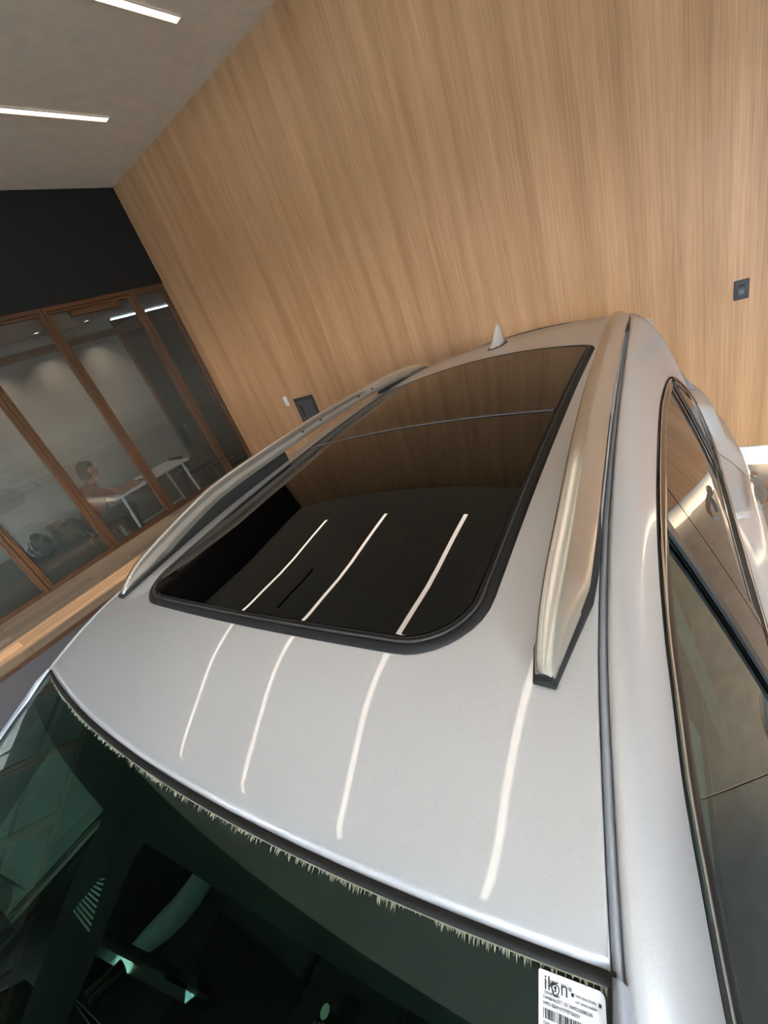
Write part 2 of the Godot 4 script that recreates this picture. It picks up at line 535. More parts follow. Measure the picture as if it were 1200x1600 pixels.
func build_lights() -> void:
	var xs := [-4.19, -2.94, -1.69, -0.44, 0.81, 2.06]
	var which := ["nearest the black bulkhead", "second out from the black bulkhead", "third out from the black bulkhead", "fourth out from the black bulkhead", "fifth out from the black bulkhead", "farthest from the black bulkhead"]
	var z0 := -3.2
	var z1 := 1.6
	for i in xs.size():
		var t := thing("strip_light", "slim white strip light in the ceiling, " + which[i], "light", Vector3(xs[i], CEIL - 0.002, (z0 + z1) * 0.5), 0.0, "parallel strip lights in the ceiling")
		var L := z1 - z0
		var hz := MB.new()
		for s in [-1.0, 1.0]:
			hz.box(Vector3(s * 0.033, -0.006, 0), Vector3(0.008, 0.012, L + 0.016))
			hz.box(Vector3(0, -0.006, s * (L * 0.5 + 0.004)), Vector3(0.058, 0.012, 0.008))
		put("trim", hz, M.plaster, t)
		put("light_diffuser", bx(Vector3(0, -0.003, 0), Vector3(0.058, 0.004, L)), M.glow, t)
		var al := AreaLight3D.new()
		al.name = "glow"
		al.area_size = Vector2(0.054, L - 0.01)
		al.area_normalize_energy = true
		al.light_energy = 0.72
		al.light_color = Color(1.0, 0.93, 0.86)
		al.set("area_range", 14.0); al.set("area_attenuation", 2.0)
		al.shadow_enabled = true
		t.add_child(al)
		al.position = Vector3(0, -0.009, 0)
		al.rotation_degrees = Vector3(-90, 0, 0)
	# slot air diffuser between the two strips nearest the bulkhead (the glass roof mirrors it)
	var sl := thing("air_slot", "short dark slot air diffuser in the ceiling between two strip lights", "vent", Vector3(-3.55, CEIL - 0.002, -1.72))
	var fr := MB.new()
	for s in [-1.0, 1.0]:
		fr.box(Vector3(s * 0.033, -0.005, 0), Vector3(0.008, 0.010, 0.90))
		fr.box(Vector3(0, -0.005, s * 0.446), Vector3(0.058, 0.010, 0.008))
	put("frame", fr, M.plaster, sl)
	put("slot", bx(Vector3(0, -0.002, 0), Vector3(0.058, 0.003, 0.884)), M.gasket, sl)
	put("vane", bx(Vector3(0, -0.006, 0), Vector3(0.006, 0.006, 0.884)), M.gasket, sl)

# ------------------------------------------------------------------ car: x across (its left side is +x), y below the lens, s rearwards
func V(x: float, y: float, s: float) -> Vector3: return Vector3(x, EYE + y, -s)

func kk(a: Array) -> Array:
	var r := []
	for i in range(0, a.size(), 2): r.append(Vector2(a[i], a[i + 1]))
	return r

var KX := kk([-0.88, 0.72, -0.4, 0.665, 0.0, 0.613, 0.1, 0.598, 0.25, 0.58, 0.34, 0.57, 0.42, 0.563, 0.53, 0.555, 0.62, 0.55, 0.945, 0.537, 1.5, 0.52, 2.0, 0.50, 2.3, 0.478])
var KY := kk([-0.88, -1.02, -0.5, -0.795, -0.2, -0.632, -0.05, -0.560, 0.0, -0.537, 0.066, -0.505, 0.1, -0.485, 0.2, -0.450, 0.31, -0.426, 0.5, -0.408, 0.7, -0.394, 0.95, -0.384, 1.2, -0.379, 1.5, -0.381, 1.8, -0.388, 2.05, -0.402, 2.3, -0.43])
var KR := kk([0.0, -0.513, 0.1, -0.483, 0.2, -0.450, 0.31, -0.426, 0.5, -0.408, 0.7, -0.394, 0.95, -0.384, 1.2, -0.379, 1.5, -0.381, 1.8, -0.388, 2.05, -0.402, 2.3, -0.43])
var KW := kk([-0.62, -1.02, -0.4, -0.88, -0.2, -0.76, 0.0, -0.66, 0.141, -0.597, 0.215, -0.568, 0.291, -0.541, 0.383, -0.523, 0.468, -0.507, 0.611, -0.492, 0.814, -0.486, 1.231, -0.501, 1.5, -0.53, 1.78, -0.585, 1.94, -0.655, 2.05, -0.745, 2.08, -0.81])
var KB := kk([-0.62, -1.06, 0.5, -1.055, 1.0, -1.04, 1.2, -1.015, 1.4, -0.992, 1.63, -0.97, 1.92, -0.945, 2.03, -0.90, 2.08, -0.81])
var KS := kk([-1.95, 0.72, -1.6, 0.84, -1.3, 0.89, -0.6, 0.92, 0.5, 0.93, 1.5, 0.925, 2.0, 0.91, 2.4, 0.88, 2.7, 0.82])

var FRIT := kk([-1.0, 0.056, -0.65, 0.0571, -0.3, 0.0595, 0.0, 0.062, 0.2, 0.0565, 0.5, 0.0550, 0.71, 0.0586, 1.0, 0.062])
var MASK := [0.055, 0.30]
var MASK_L := kk([0.055, -0.115, 0.067, -0.095, 0.12, -0.08, 0.155, -0.065, 0.2, -0.03, 0.3, 0.03])
var MASK_R := kk([0.055, 0.10, 0.07, 0.085, 0.11, 0.094, 0.156, 0.108, 0.19, 0.112, 0.3, 0.13])

func side_x(y: float, s: float) -> float: return 0.441 - 0.378 * y - 0.02 * s
func roof_y(x: float, s: float) -> float:
	var u := x / cur(KX, s)
	return cur(KR, s) + 0.032 * (1.0 - u * u)
func roof(x: float, s: float, h := 0.0) -> Vector3: return V(x, roof_y(x, s) + h, s)
func head_s(x: float) -> float: return 0.054 + 0.05 * (x / 0.6) * (x / 0.6)
func tail_s(x: float) -> float: return 2.33 - 0.045 * (x / 0.48) * (x / 0.48)

func ws(u: float, v: float, h := 0.0) -> Vector3:
	var st := 0.054 + 0.05 * u * u
	var a := V(0.597 * u, cur(KR, st) + 0.032 * (1 - u * u) - 0.005, st - 0.004)
	var b := V(0.71 * u, -1.02 + 0.02 * (1 - u * u), -1.0 + 0.12 * u * u)
	var p := a.lerp(b, v)
	return p + Vector3(0, 0.82, 0.57) * (h + 0.11 * v * (1 - v))

func mir(p: Vector3, sg: float) -> Vector3: return Vector3(p.x * sg, p.y, p.z)
func mrows(rows: Array, sg: float) -> Array:
	if sg > 0: return rows
	var r := []
	for row in rows:
		var q := PackedVector3Array()
		for p in row: q.append(mir(p, sg))
		r.append(q)
	return r

func upper_line(s: float) -> Array:     # [point at the roof ditch, point at the top of the windows]
	var w := cur(KW, s) if s < 2.08 else -0.81 - (s - 2.08) * 0.1
	var wx := side_x(w, s) if s < 2.08 else 0.7056 - (s - 2.08) * 0.16
	return [Vector2(cur(KX, s), cur(KY, s)), Vector2(wx, w)]

func upper_row(s: float, n: int) -> PackedVector3Array:
	var l := upper_line(s)
	var d: Vector2 = l[0] + Vector2(0.0065, -0.001)
	var w: Vector2 = l[1]
	# leave the ditch nearly flat, arrive along the lean of the glass
	var tail := smoothstep(1.5, 2.15, s)
	var k := lerpf(lerpf(-0.03, -0.28, smoothstep(0.35, 0.9, s)), -0.20, tail)
	var lean := lerpf(lerpf(-0.20, -0.378, smoothstep(0.3, 0.9, s)), -0.27, tail)
	var bb := (d.y - w.y + k * (w.x - d.x)) / (1.0 - k * lean)
	var c := Vector2(w.x + bb * lean, w.y + bb)
	if c.x < d.x: c = Vector2(d.x + (w.x - d.x) * 0.5, d.y - 0.01)
	var c1 := d.lerp(c, 0.75)
	var c2 := w.lerp(c, 0.75)
	var row := PackedVector3Array()
	row.append(V(l[0].x + 0.0038, l[0].y - 0.013, s))
	row.append(V(l[0].x + 0.0046, l[0].y - 0.004, s))
	for i in n + 1:
		var t := float(i) / n
		var p := d.bezier_interpolate(c1, c2, w, t)
		row.append(V(p.x, p.y, s))
	return row

func low_y(s: float) -> float:
	var y := 0.24
	for c in [-1.05, 1.70]:
		var d := absf(s - c)
		if d < 0.41: y = maxf(y, 0.36 + sqrt(0.41 * 0.41 - d * d))
	return y - EYE

func lower_row(s: float) -> PackedVector3Array:
	var yb := cur(KB, s) if s < 2.08 else -0.81 - (s - 2.08) * 0.1
	if s < -0.62: yb = -1.06 - (-0.62 - s) * 0.13
	var xb := side_x(yb, s) if s < 2.08 else 0.7056 - (s - 2.08) * 0.16
	var xs := cur(KS, s)
	if s < -0.62: xb = lerpf(xb, xs - 0.1, clampf((-0.62 - s) / 0.4, 0, 1))
	var row := PackedVector3Array()
	var lo := low_y(s)
	for p in [Vector2(xb - 0.012, yb - 0.016), Vector2(xb + 0.006, yb - 0.014), Vector2(maxf(xb + 0.02, xs - 0.13), yb - 0.045), Vector2(maxf(xb + 0.045, xs - 0.09), minf(yb - 0.09, -0.99)), Vector2(xs - 0.045, minf(yb - 0.15, -1.06)), Vector2(xs - 0.018, minf(yb - 0.2, -1.13)), Vector2(xs, -1.27), Vector2(xs - 0.008, -1.4), Vector2(xs - 0.014, -1.55), Vector2(xs - 0.016, -1.70), Vector2(xs - 0.05, -1.82), Vector2(xs - 0.09, -1.85)]:
		row.append(V(p.x, maxf(p.y, lo), s))
	return row

func lower_panel(s0: float, s1: float, n: int) -> Array:
	var rows := []
	for s in span(s0, s1, n): rows.append(lower_row(s))
	return rows

# patch of the side-glass plane between two leaning edges
func dlo(a0: float, a1: float, b0: float, b1: float, dt: float, db: float, off: float, nu := 14, nv := 8) -> Array:
	var rows := []
	for j in nv + 1:
		var v := float(j) / nv
		var row := PackedVector3Array()
		for i in nu + 1:
			var s := lerpf(lerpf(a0, a1, v), lerpf(b0, b1, v), float(i) / nu)
			var y := lerpf(cur(KB, s) + db, cur(KW, s) - dt, v)
			row.append(V(side_x(y, s) + off + 0.012 * (1 - pow(2 * v - 1, 2)) * 0.4, y, s))
		rows.append(row)
	return rows

# strip that follows the outline of the side windows: from offset d0 to d1 outwards from the top or bottom line
func band(line: Array, s0: float, s1: float, n: int, d0: float, d1: float, off: float, rise := 0.002) -> Array:
	var rows := [PackedVector3Array(), PackedVector3Array(), PackedVector3Array()]
	for s in span(s0, s1, n):
		for k in 3:
			var d := lerpf(d0, d1, k * 0.5)
			var y := cur(line, s) + d
			rows[k].append(V(side_x(y, s) + off + (rise if k == 1 else 0.0), y, s))
	return rows

func sun_w(d: float, r: float) -> float:
	return 0.408 if d >= r else 0.408 - (r - sqrt(maxf(0.0, r * r - (r - d) * (r - d))))
func sun_f(x: float) -> float: return 0.297 + 0.018 * pow(x / 0.4, 2)
func sun_r(x: float) -> float: return 1.675 - 0.095 * pow(x / 0.4, 2)

func sun_rows(front: bool, h: float) -> Array:
	var ds := [0.0, 0.002, 0.006, 0.012, 0.02, 0.032, 0.048, 0.066, 0.09, 0.13, 0.2, 0.28, 0.36, 0.44, 0.52, 0.6, 0.7]
	var rows := []
	for d in ds:
		var w := sun_w(d, 0.085 if front else 0.03)
		var row := PackedVector3Array()
		for i in 33:
			var x := lerpf(-w, w, i / 32.0)
			var split := 1.002 if front else 1.010
			var v: float = d / 0.7
			var s := lerpf(sun_f(x), split, v) if front else lerpf(sun_r(x), split, v)
			row.append(roof(x, s, h))
		rows.append(row)
	return rows

func sun_outline() -> Array:            # (x, s) once round
	var out := []
	var A := []
	for d in [0.0, 0.001, 0.003, 0.006, 0.012, 0.02, 0.03, 0.042, 0.056, 0.07, 0.09, 0.14, 0.22, 0.3, 0.4, 0.5, 0.6, 0.7]:
		var x := sun_w(d, 0.085)
		A.append(Vector2(x, lerpf(sun_f(x), 1.002, d / 0.7)))
	var B := []
	for d in [0.66, 0.55, 0.44, 0.33, 0.22, 0.14, 0.08, 0.04, 0.026, 0.018, 0.012, 0.006, 0.002, 0.0]:
		var x := sun_w(d, 0.03)
		B.append(Vector2(x, lerpf(sun_r(x), 1.010, d / 0.7)))
	var half := []
	for x in span(0.0, sun_w(0, 0.085) - 0.02, 12): half.append(Vector2(x, sun_f(x)))
	half.append_array(A); half.append_array(B)
	for x in span(sun_w(0, 0.03) - 0.01, 0.0, 12): half.append(Vector2(x, sun_r(x)))
	out.append_array(half)
	for i in range(half.size() - 2, 0, -1): out.append(Vector2(-half[i].x, half[i].y))
	return out

func ring(prof: Array) -> MB:           # profile of (outwards, up) carried round the roof glass
	var o := sun_outline()
	var n := o.size()
	var rows := []
	for i in n:
		var tn: Vector2 = (o[(i + 1) % n] - o[(i - 1 + n) % n]).normalized()
		var no := Vector2(-tn.y, tn.x)
		if no.dot(o[i] - Vector2(0, 1.0)) < 0: no = -no
		var row := PackedVector3Array()
		for p in prof:
			var q: Vector2 = o[i] + no * p.x
			row.append(roof(q.x, q.y, p.y))
		rows.append(row)
	var b := MB.new()
	b.grid(rows, false, false, true)
	return b

func build_car() -> void:
	var car := thing("suv_car", "silver sport utility car with black glass roof parked beside the veneer wall", "car", Vector3(-0.64352, 0, 0.01348), deg_to_rad(1.8))
	# roof skin
	var rows := []
	var hem := PackedVector3Array()
	var vs := [0.0, 0.004, 0.012, 0.025, 0.045]
	for i in range(1, 41): vs.append(0.045 + 0.955 * i / 40.0)
	for v in vs:
		var row := PackedVector3Array()
		var sn := lerpf(0.105, 2.29, v)
		var xe := cur(KX, sn) - 0.0062
		for i in 45:
			var u := lerpf(-1, 1, i / 44.0)
			var x := xe * u
			var s := lerpf(head_s(x), tail_s(x), v)
			var dip := 0.004 * maxf(0.0, 1.0 - v / 0.008)
			row.append(roof(x, s, -dip))
		var s_l := lerpf(head_s(xe), tail_s(xe), v)
		for e in [[0.0010, -0.0008], [0.0018, -0.003], [0.002, -0.014]]:
			row.append(V(xe + e[0], roof_y(xe, s_l) + e[1], s_l))
			row.insert(0, V(-xe - e[0], roof_y(xe, s_l) + e[1], s_l))
		rows.append(row)
	for p in rows[0]: hem.append(p + Vector3(0, -0.012, -0.004))
	rows.insert(0, hem)
	var rp := MB.new(); rp.grid(rows)
	put("roof_panel", rp, M.paint, car, false)
	# header under the roof edge: black seal that meets the windshield
	var sl := MB.new()
	var sr := [PackedVector3Array(), PackedVector3Array(), PackedVector3Array(), PackedVector3Array()]
	for i in 61:
		var u := lerpf(-1, 1, i / 60.0)
		sr[0].append(ws(u, -0.004, -0.001)); sr[1].append(ws(u, -0.001, 0.0022)); sr[2].append(ws(u, 0.003, 0.0022)); sr[3].append(ws(u, 0.0045, 0.0))
	sl.grid(sr)
	for sg in [-1.0, 1.0]:
		var ed := [PackedVector3Array(), PackedVector3Array(), PackedVector3Array()]
		for i in 25:
			var v := i / 24.0
			ed[0].append(ws(sg * 0.990, v, 0.0)); ed[1].append(ws(sg * 0.993, v, 0.0025)); ed[2].append(ws(sg * 1.004, v, 0.0015))
		sl.grid(ed)
	put("windshield_seal", sl, M.rubber, car, false)
	build_windshield(car)
	build_sunroof(car)
	for sg in [1.0, -1.0]:
		build_side(car, sg)
		build_rail(car, sg)
	build_antenna(car)
	build_ends(car)
	build_wheels(car)
	build_interior(car)

func build_windshield(car: Node3D) -> void:
	var b := MB.new()
	var rows := []
	for j in 21:
		var row := PackedVector3Array()
		for i in 41: row.append(ws(lerpf(-1, 1, i / 40.0), j / 20.0))
		rows.append(row)
	b.slab(rows, 0.0045)
	var g := put("windshield", b, M.green_glass, car)
	g.set_meta("label", "greenish windshield glass")
	# black ceramic band: depth v at each u
	var f := MB.new()
	rows = [[], []]
	var fr := []
	for j in 9:
		var row := PackedVector3Array()
		for i in 81:
			var u := lerpf(-0.998, 0.998, i / 80.0)
			row.append(ws(u, lerpf(-0.004, cur(FRIT, u), j / 8.0), -0.0062))
		fr.append(row)
	f.grid(fr)
	# sensor mask that runs down from the band
	var mk := []
	for j in 13:
		var row := PackedVector3Array()
		var v := lerpf(MASK[0], MASK[1], j / 12.0)
		for i in 9: row.append(ws(lerpf(cur(MASK_L, v), cur(MASK_R, v), i / 8.0), v, -0.0062))
		mk.append(row)
	f.grid(mk)
	for sg in [-1.0, 1.0]:           # side bands
		var sb := []
		for j in 17:
			var row := PackedVector3Array()
			for i in 3: row.append(ws(sg * lerpf(0.94, 0.998, i / 2.0), lerpf(0.05, 1.0, j / 16.0), -0.0062))
			sb.append(row)
		f.grid(sb)
	put("frit_band", f, M.frit, g, false)
	# louvred patch of the camera cover
	var lv := MB.new()
	for k in 10:
		var q := k / 9.0
		var a := ws(lerpf(0.012, -0.022, q), lerpf(0.108, 0.142, q), -0.0058)
		var c := ws(lerpf(0.026, 0.058, q), lerpf(0.105, 0.142, q), -0.0058)
		lv.tube([a, c], 0.0011, 6)
	put("sensor_louvre", lv, M.trim_grey, g)
	# dried sealant crumbs along the upper edge
	var rs := MB.new()
	var u := -0.92
	while u < 0.985:
		var st := 0.0022 + 0.0022 * rng.randf()
		if rng.randf() < 0.62 + 0.35 * sin(u * 41.0) * sin(u * 17.0 + 1.0):
			var v0 := 0.0045
			var dv := (0.0018 + 0.0050 * rng.randf()) * (0.55 + 0.45 * smoothstep(-0.9, -0.2, u))
			var w := st * (0.6 + 0.7 * rng.randf())
			var h := 0.0006 + 0.0010 * rng.randf()
			var a := ws(u, v0, 0.0003); var c := ws(u + w, v0, 0.0003)
			var d := ws(u + w * (0.3 + 0.7 * rng.randf()), v0 + dv, 0.0003)
			var e := ws(u + w * 0.5, v0 + dv * 0.45, h)
			rs.tri_flat(a, e, c); rs.tri_flat(c, e, d); rs.tri_flat(d, e, a)
		u += st
	for k in 60:                      # the thin continuous bead
		var ua := lerpf(-0.97, 0.985, k / 60.0); var ub := lerpf(-0.97, 0.985, (k + 1) / 60.0)
		rs.quad(ws(ua, 0.0042, 0.0006), ws(ub, 0.0042, 0.0006), ws(ub, 0.0050, 0.0006), ws(ua, 0.0050, 0.0006))
	var ro := put("sealant_residue", rs, M.residue, g, false)
	ro.set_meta("kind", "stuff")
	ro.set_meta("label", "ragged pale sealant residue along the windshield edge")

func build_sunroof(car: Node3D) -> void:
	for fr in [true, false]:
		var b := MB.new()
		b.slab(sun_rows(fr, 0.0055), 0.005, fr)
		var g := put("sunroof_glass", b, M.roof_glass, car)
		g.set_meta("label", "front black glass roof pane" if fr else "rear black glass roof pane")
	var sm := MB.new()
	var r := [PackedVector3Array(), PackedVector3Array()]
	for i in 25:
		var x := lerpf(-0.405, 0.405, i / 24.0)
		r[0].append(roof(x, 1.0008, 0.0064)); r[1].append(roof(x, 1.0112, 0.0064))
	sm.grid(r)
	put("glass_joint", sm, mat(Color(0.36, 0.37, 0.45), 0.5), car, false)
	put("sunroof_gasket", ring([Vector2(0.0005, 0.001), Vector2(0.0015, 0.0062), Vector2(0.0045, 0.0066), Vector2(0.006, 0.003)]), M.rubber, car, false)
	put("sunroof_trim", ring([Vector2(0.006, 0.003), Vector2(0.007, 0.0065), Vector2(0.0105, 0.0068), Vector2(0.0115, 0.003)]), M.rubber_grey, car, false)
	put("sunroof_seal", ring([Vector2(0.0115, 0.003), Vector2(0.0135, 0.0058), Vector2(0.0215, 0.0048), Vector2(0.0245, 0.0004)]), M.rubber, car, false)

func build_rail(car: Node3D, sg: float) -> void:
	var KH := kk([0.295, 0.012, 0.32, 0.026, 0.37, 0.045, 0.45, 0.060, 0.56, 0.075, 0.665, 0.085, 0.863, 0.084, 1.23, 0.077, 1.5, 0.071, 1.745, 0.062, 1.9, 0.050, 2.0, 0.038, 2.07, 0.020, 2.10, 0.008])
	var KC := kk([0.295, 0.517, 0.45, 0.520, 0.66, 0.517, 0.95, 0.505, 1.5, 0.490, 2.1, 0.470])
	var bar := []
	var ss := [0.298, 0.302, 0.31, 0.325, 0.345, 0.37, 0.40, 0.44, 0.5, 0.56, 0.62, 0.7, 0.8, 0.9, 1.0, 1.15, 1.3, 1.45, 1.6, 1.7, 1.8, 1.88, 1.95, 2.0, 2.04, 2.07, 2.09]
	var dense := []
	for i in ss.size() - 1: dense.append_array([ss[i], lerpf(ss[i], ss[i + 1], 0.333), lerpf(ss[i], ss[i + 1], 0.667)])
	dense.append(ss[-1])
	for s in dense:
		var c := cur(KC, s)
		var h := cur(KH, s)
		var base := roof_y(c, s)
		var grow := clampf((s - 0.298) / 0.13, 0.0, 1.0)
		var wi := lerpf(0.010, 0.019, sqrt(grow))
		var wo := lerpf(0.012, 0.030, grow)
		wo *= clampf((2.16 - s) / 0.16, 0.2, 1.0)
		var bot := maxf(base + 0.004, base + h - 0.046)
		var row := PackedVector3Array()
		# inner bottom, inner top, ridge, outer shoulder, outer bottom, underside
		for p in [Vector2(c - wi, bot), Vector2(c - wi + 0.001, base + h - 0.004), Vector2(c - wi + 0.004, base + h - 0.001), Vector2(c - wi + 0.010, base + h), Vector2(c + 0.004, base + h - 0.001), Vector2(c + 0.008, base + h - 0.004), Vector2(c + wo * 0.72, lerpf(base + h, bot, 0.5)), Vector2(c + wo, bot + 0.006), Vector2(c + wo - 0.002, bot)]:
			row.append(V(p.x * sg, p.y, s))
		bar.append(row)
	var b := MB.new()
	b.loft(bar)
	var rail := put("roof_rail", b, M.satin, car)
	# dark feet under the bar
	for ft in [[0.292, 0.965, 0.42], [1.655, 2.10, 1.98]]:
		var fr := []
		for s in span(ft[0], ft[1], 16):
			var c := cur(KC, s)
			var base := roof_y(c, s)
			var h := maxf(0.010, cur(KH, s) - 0.040)
			var grow := clampf((s - 0.292) / 0.13, 0.0, 1.0)
			var wi := lerpf(0.012, 0.0205, clampf(grow * 3.0, 0, 1)) - 0.004 * clampf((s - 0.42) / 0.1, 0, 1)
			var wo := lerpf(0.012, 0.0335, grow) * clampf((2.2 - s) / 0.2, 0.3, 1.0)
			if s > 0.52 and s < 1.0: wo -= 0.010 * clampf((s - 0.52) / 0.1, 0, 1)
			if s > 1.6 and s < 1.75: wo -= 0.012
			var row := PackedVector3Array()
			for p in [Vector2(c - wi, base - 0.004), Vector2(c - wi, base + h * 0.55), Vector2(c - wi + 0.003, base + h), Vector2(c + wo - 0.004, base + minf(h, 0.03)), Vector2(c + wo, base + 0.004), Vector2(c + wo, base - 0.004)]:
				row.append(V(p.x * sg, p.y, s))
			fr.append(row)
		var f := MB.new(); f.loft(fr, false)
		put("foot", f, M.rubber, rail)
	for s in [1.08, 1.19, 1.46, 1.57]:
		var c := cur(KC, s) - 0.019
		var sc := MB.new()
		var o := V(c * sg, roof_y(c, s) + cur(KH, s) - 0.026, s)
		sc.lathe([Vector2(0.0, 0.003), Vector2(0.003, 0.003), Vector2(0.0042, 0.0)], o, Basis(Vector3(0, 0, 1), PI * 0.5 * sg), 10)
		put("plug", sc, M.black, rail, false)

func build_antenna(car: Node3D) -> void:
	# shark fin: slices front to back
	var rows := []
	for i in 15:
		var t := i / 14.0
		var s := lerpf(1.90, 2.08, t)
		var h := 0.004 + 0.092 * pow(sin(clampf(t * 1.12, 0, 1) * PI * 0.5), 1.7) * (1.0 if t < 0.86 else lerpf(1.0, 0.80, (t - 0.86) / 0.14))
		var w := 0.008 + 0.024 * sin(PI * clampf(t * 0.85 + 0.12, 0, 1))
		var row := PackedVector3Array()
		for k in 13:
			var a := PI * k / 12.0
			var x := cos(a) * w * (1.0 - 0.55 * sin(a))
			var y := h * pow(sin(a), 0.8)
			row.append(roof(-0.02, s, -0.002) + Vector3(x, y, 0))
		rows.append(row)
	var b := MB.new()
	b.loft(rows)
	var an := put("antenna", b, M.paint, car)
	an.set_meta("label", "silver shark-fin antenna")
	var gk := MB.new()
	var g0 := PackedVector3Array(); var g1 := PackedVector3Array()
	for k in 29:
		var a := TAU * k / 28.0
		g0.append(roof(-0.02 + 0.037 * cos(a), 1.992 + 0.098 * sin(a), 0.0))
		g1.append(roof(-0.02 + 0.033 * cos(a), 1.992 + 0.094 * sin(a), 0.003))
	gk.grid([g0, g1])
	var tp := PackedVector3Array()
	for k in 29: tp.append(roof(-0.02, 1.992, 0.003))
	gk.grid([g1, tp])
	put("base_gasket", gk, M.rubber, an, false)

func build_side(car: Node3D, sg: float) -> void:
	var side := "left" if sg > 0 else "right"
	# roof ditch moulding
	var dm := []
	for k in 5: dm.append(PackedVector3Array())
	for s in span(0.10, 2.27, 60):
		var x := cur(KX, s); var y := cur(KY, s)
		var pf := [Vector2(-0.0052, -0.010), Vector2(-0.0034, -0.0034), Vector2(0.0, -0.0022), Vector2(0.003, -0.0034), Vector2(0.0048, -0.010)]
		for k in 5: dm[k].append(V((x + pf[k].x) * sg, y + pf[k].y, s))
	var d := MB.new(); d.grid(dm)
	put("ditch_moulding", d, M.ditch, car, false)
	var pm := []
	for k in 7: pm.append(PackedVector3Array())
	for s in span(-0.86, 0.10, 30):
		var x := cur(KX, s); var y := cur(KY, s)
		var wd := lerpf(0.011, 0.0045, clampf((s - 0.03) / 0.07, 0, 1))
		var pf := [Vector2(-1.0, -0.004), Vector2(-0.85, 0.011), Vector2(-0.4, 0.016), Vector2(0.1, 0.0175), Vector2(0.7, 0.014), Vector2(1.3, 0.006), Vector2(1.5, -0.006)]
		for k in 7: pm[k].append(V((x + pf[k].x * wd) * sg, y + pf[k].y * clampf((0.12 - s) / 0.05, 0.0, 1.0) - 0.002, s))
	var pmb := MB.new(); pmb.grid(pm)
	put("pillar_moulding", pmb, M.ditch, car, false)
	# body side above the windows: from the windshield post to the tail
	var rows := []
	for s in span(-0.66, 2.28, 110): rows.append(upper_row(s, 16))
	var b := MB.new(); b.grid(mrows(rows, sg), sg > 0)
	put("roof_side_panel", b, M.paint, car, false)
	# black seal line under it, then the dark window frame
	var sb := MB.new()
	sb.grid(mrows(band(KW, -0.60, 1.97, 90, -0.0005, -0.0075, 0.0005, -0.003), sg))
	put("window_seal", sb, M.black, car, false)
	var fb := MB.new()
	fb.grid(mrows(band(KW, -0.60, 1.95, 90, -0.0075, -0.012, 0.003, 0.0015), sg))
	put("window_chrome", fb, M.satin, car, false)
	var fc := MB.new()
	fc.grid(mrows(band(KW, -0.60, 1.93, 90, -0.012, -0.036, 0.003, 0.0025), sg))
	put("window_frame", fc, M.gloss_black, car, false)
	# doors and panels below the windows
	var names := [["front_fender", -1.95, -0.335, 26], ["front_door", -0.33, 1.018, 24], ["rear_door", 1.024, 1.93, 24], ["rear_quarter_panel", 1.936, 2.66, 16]]
	for p in names:
		var lb := MB.new()
		lb.grid(mrows(lower_panel(p[1], p[2], p[3]), sg), sg > 0)
		var o := put(p[0], lb, M.paint, car, false)
		if p[0] == "front_door":
			glass(o, dlo(-0.56, -0.45, 0.795, 0.735, 0.030, 0.004, -0.010), sg, M.green_glass)
			bar(o, "window_channel", dlo(0.790, 0.730, 0.822, 0.762, 0.028, 0.002, -0.001, 4, 10), sg, mat(Color(0.13, 0.135, 0.15), 0.4))
			bar(o, "pillar_cover", dlo(0.822, 0.762, 1.008, 0.885, 0.028, 0.002, -0.004, 6, 10), sg, M.gloss_black)
			door_handle(o, sg, 0.77)
		elif p[0] == "rear_door":
			bar(o, "pillar_cover", dlo(1.013, 0.890, 1.045, 0.925, 0.028, 0.002, -0.004, 4, 10), sg, M.gloss_black)
			glass(o, dlo(1.045, 0.925, 1.70, 1.755, 0.030, 0.004, -0.008), sg, M.tint_glass)
			bar(o, "window_channel", dlo(1.70, 1.755, 1.725, 1.782, 0.020, 0.002, 0.002, 4, 10), sg, M.black)
			glass(o, dlo(1.725, 1.782, 2.02, 1.99, 0.014, 0.012, -0.006), sg, M.tint_glass)
			door_handle(o, sg, 1.66)
	# belt moulding: black, satin line, black; it turns up round the rear corner
	for q in [["belt_seal", 0.006, -0.004, M.black, 0.004], ["belt_trim", -0.004, -0.010, M.satin, 0.006], ["belt_moulding", -0.010, -0.020, M.black, 0.006]]:
		var m := MB.new()
		m.grid(mrows(band(KB, -0.55, 2.078, 70, q[1], q[2], q[4]), sg))
		put(q[0], m, q[3], car, false)
	var rc := MB.new()
	rc.grid(mrows(band(KW, 1.80, 2.079, 30, 0.002, -0.020, 0.005, 0.004), sg))
	put("corner_moulding", rc, M.black, car, false)
	# dark inner structure behind the shut lines, door card inside
	var inn := MB.new()
	var ir := []
	for s in span(-0.55, 2.45, 30):
		var row := PackedVector3Array()
		for p in lower_row(s): row.append(Vector3(p.x - 0.035, p.y, p.z))
		row[0] = Vector3(row[1].x - 0.05, row[1].y - 0.002, row[1].z)
		ir.append(row)
	inn.grid(mrows(ir, sg))
	put("door_inner", inn, M.trim_dark, car, false)
	var card := MB.new()
	var cr := []
	for s in span(-0.45, 1.9, 24):
		var y := cur(KB, s)
		var x := side_x(y, s)
		var row := PackedVector3Array()
		for p in [Vector2(x - 0.028, y - 0.004), Vector2(x - 0.07, y - 0.02), Vector2(x - 0.06, y - 0.18), Vector2(x - 0.13, y - 0.24), Vector2(x - 0.13, y - 0.30), Vector2(x - 0.06, y - 0.34), Vector2(x - 0.03, -1.75)]: row.append(V(p.x, p.y, s))
		cr.append(row)
	card.grid(mrows(cr, sg))
	put("door_card", card, M.trim_dark, car, false)
	# armrest pull
	var ar := MB.new()
	var path := []
	for i in 9:
		var t := i / 8.0
		path.append(V(sg * (0.60 - 0.05 * sin(PI * t)), -1.27 - 0.03 * t, lerpf(-0.20, 0.12, t)))
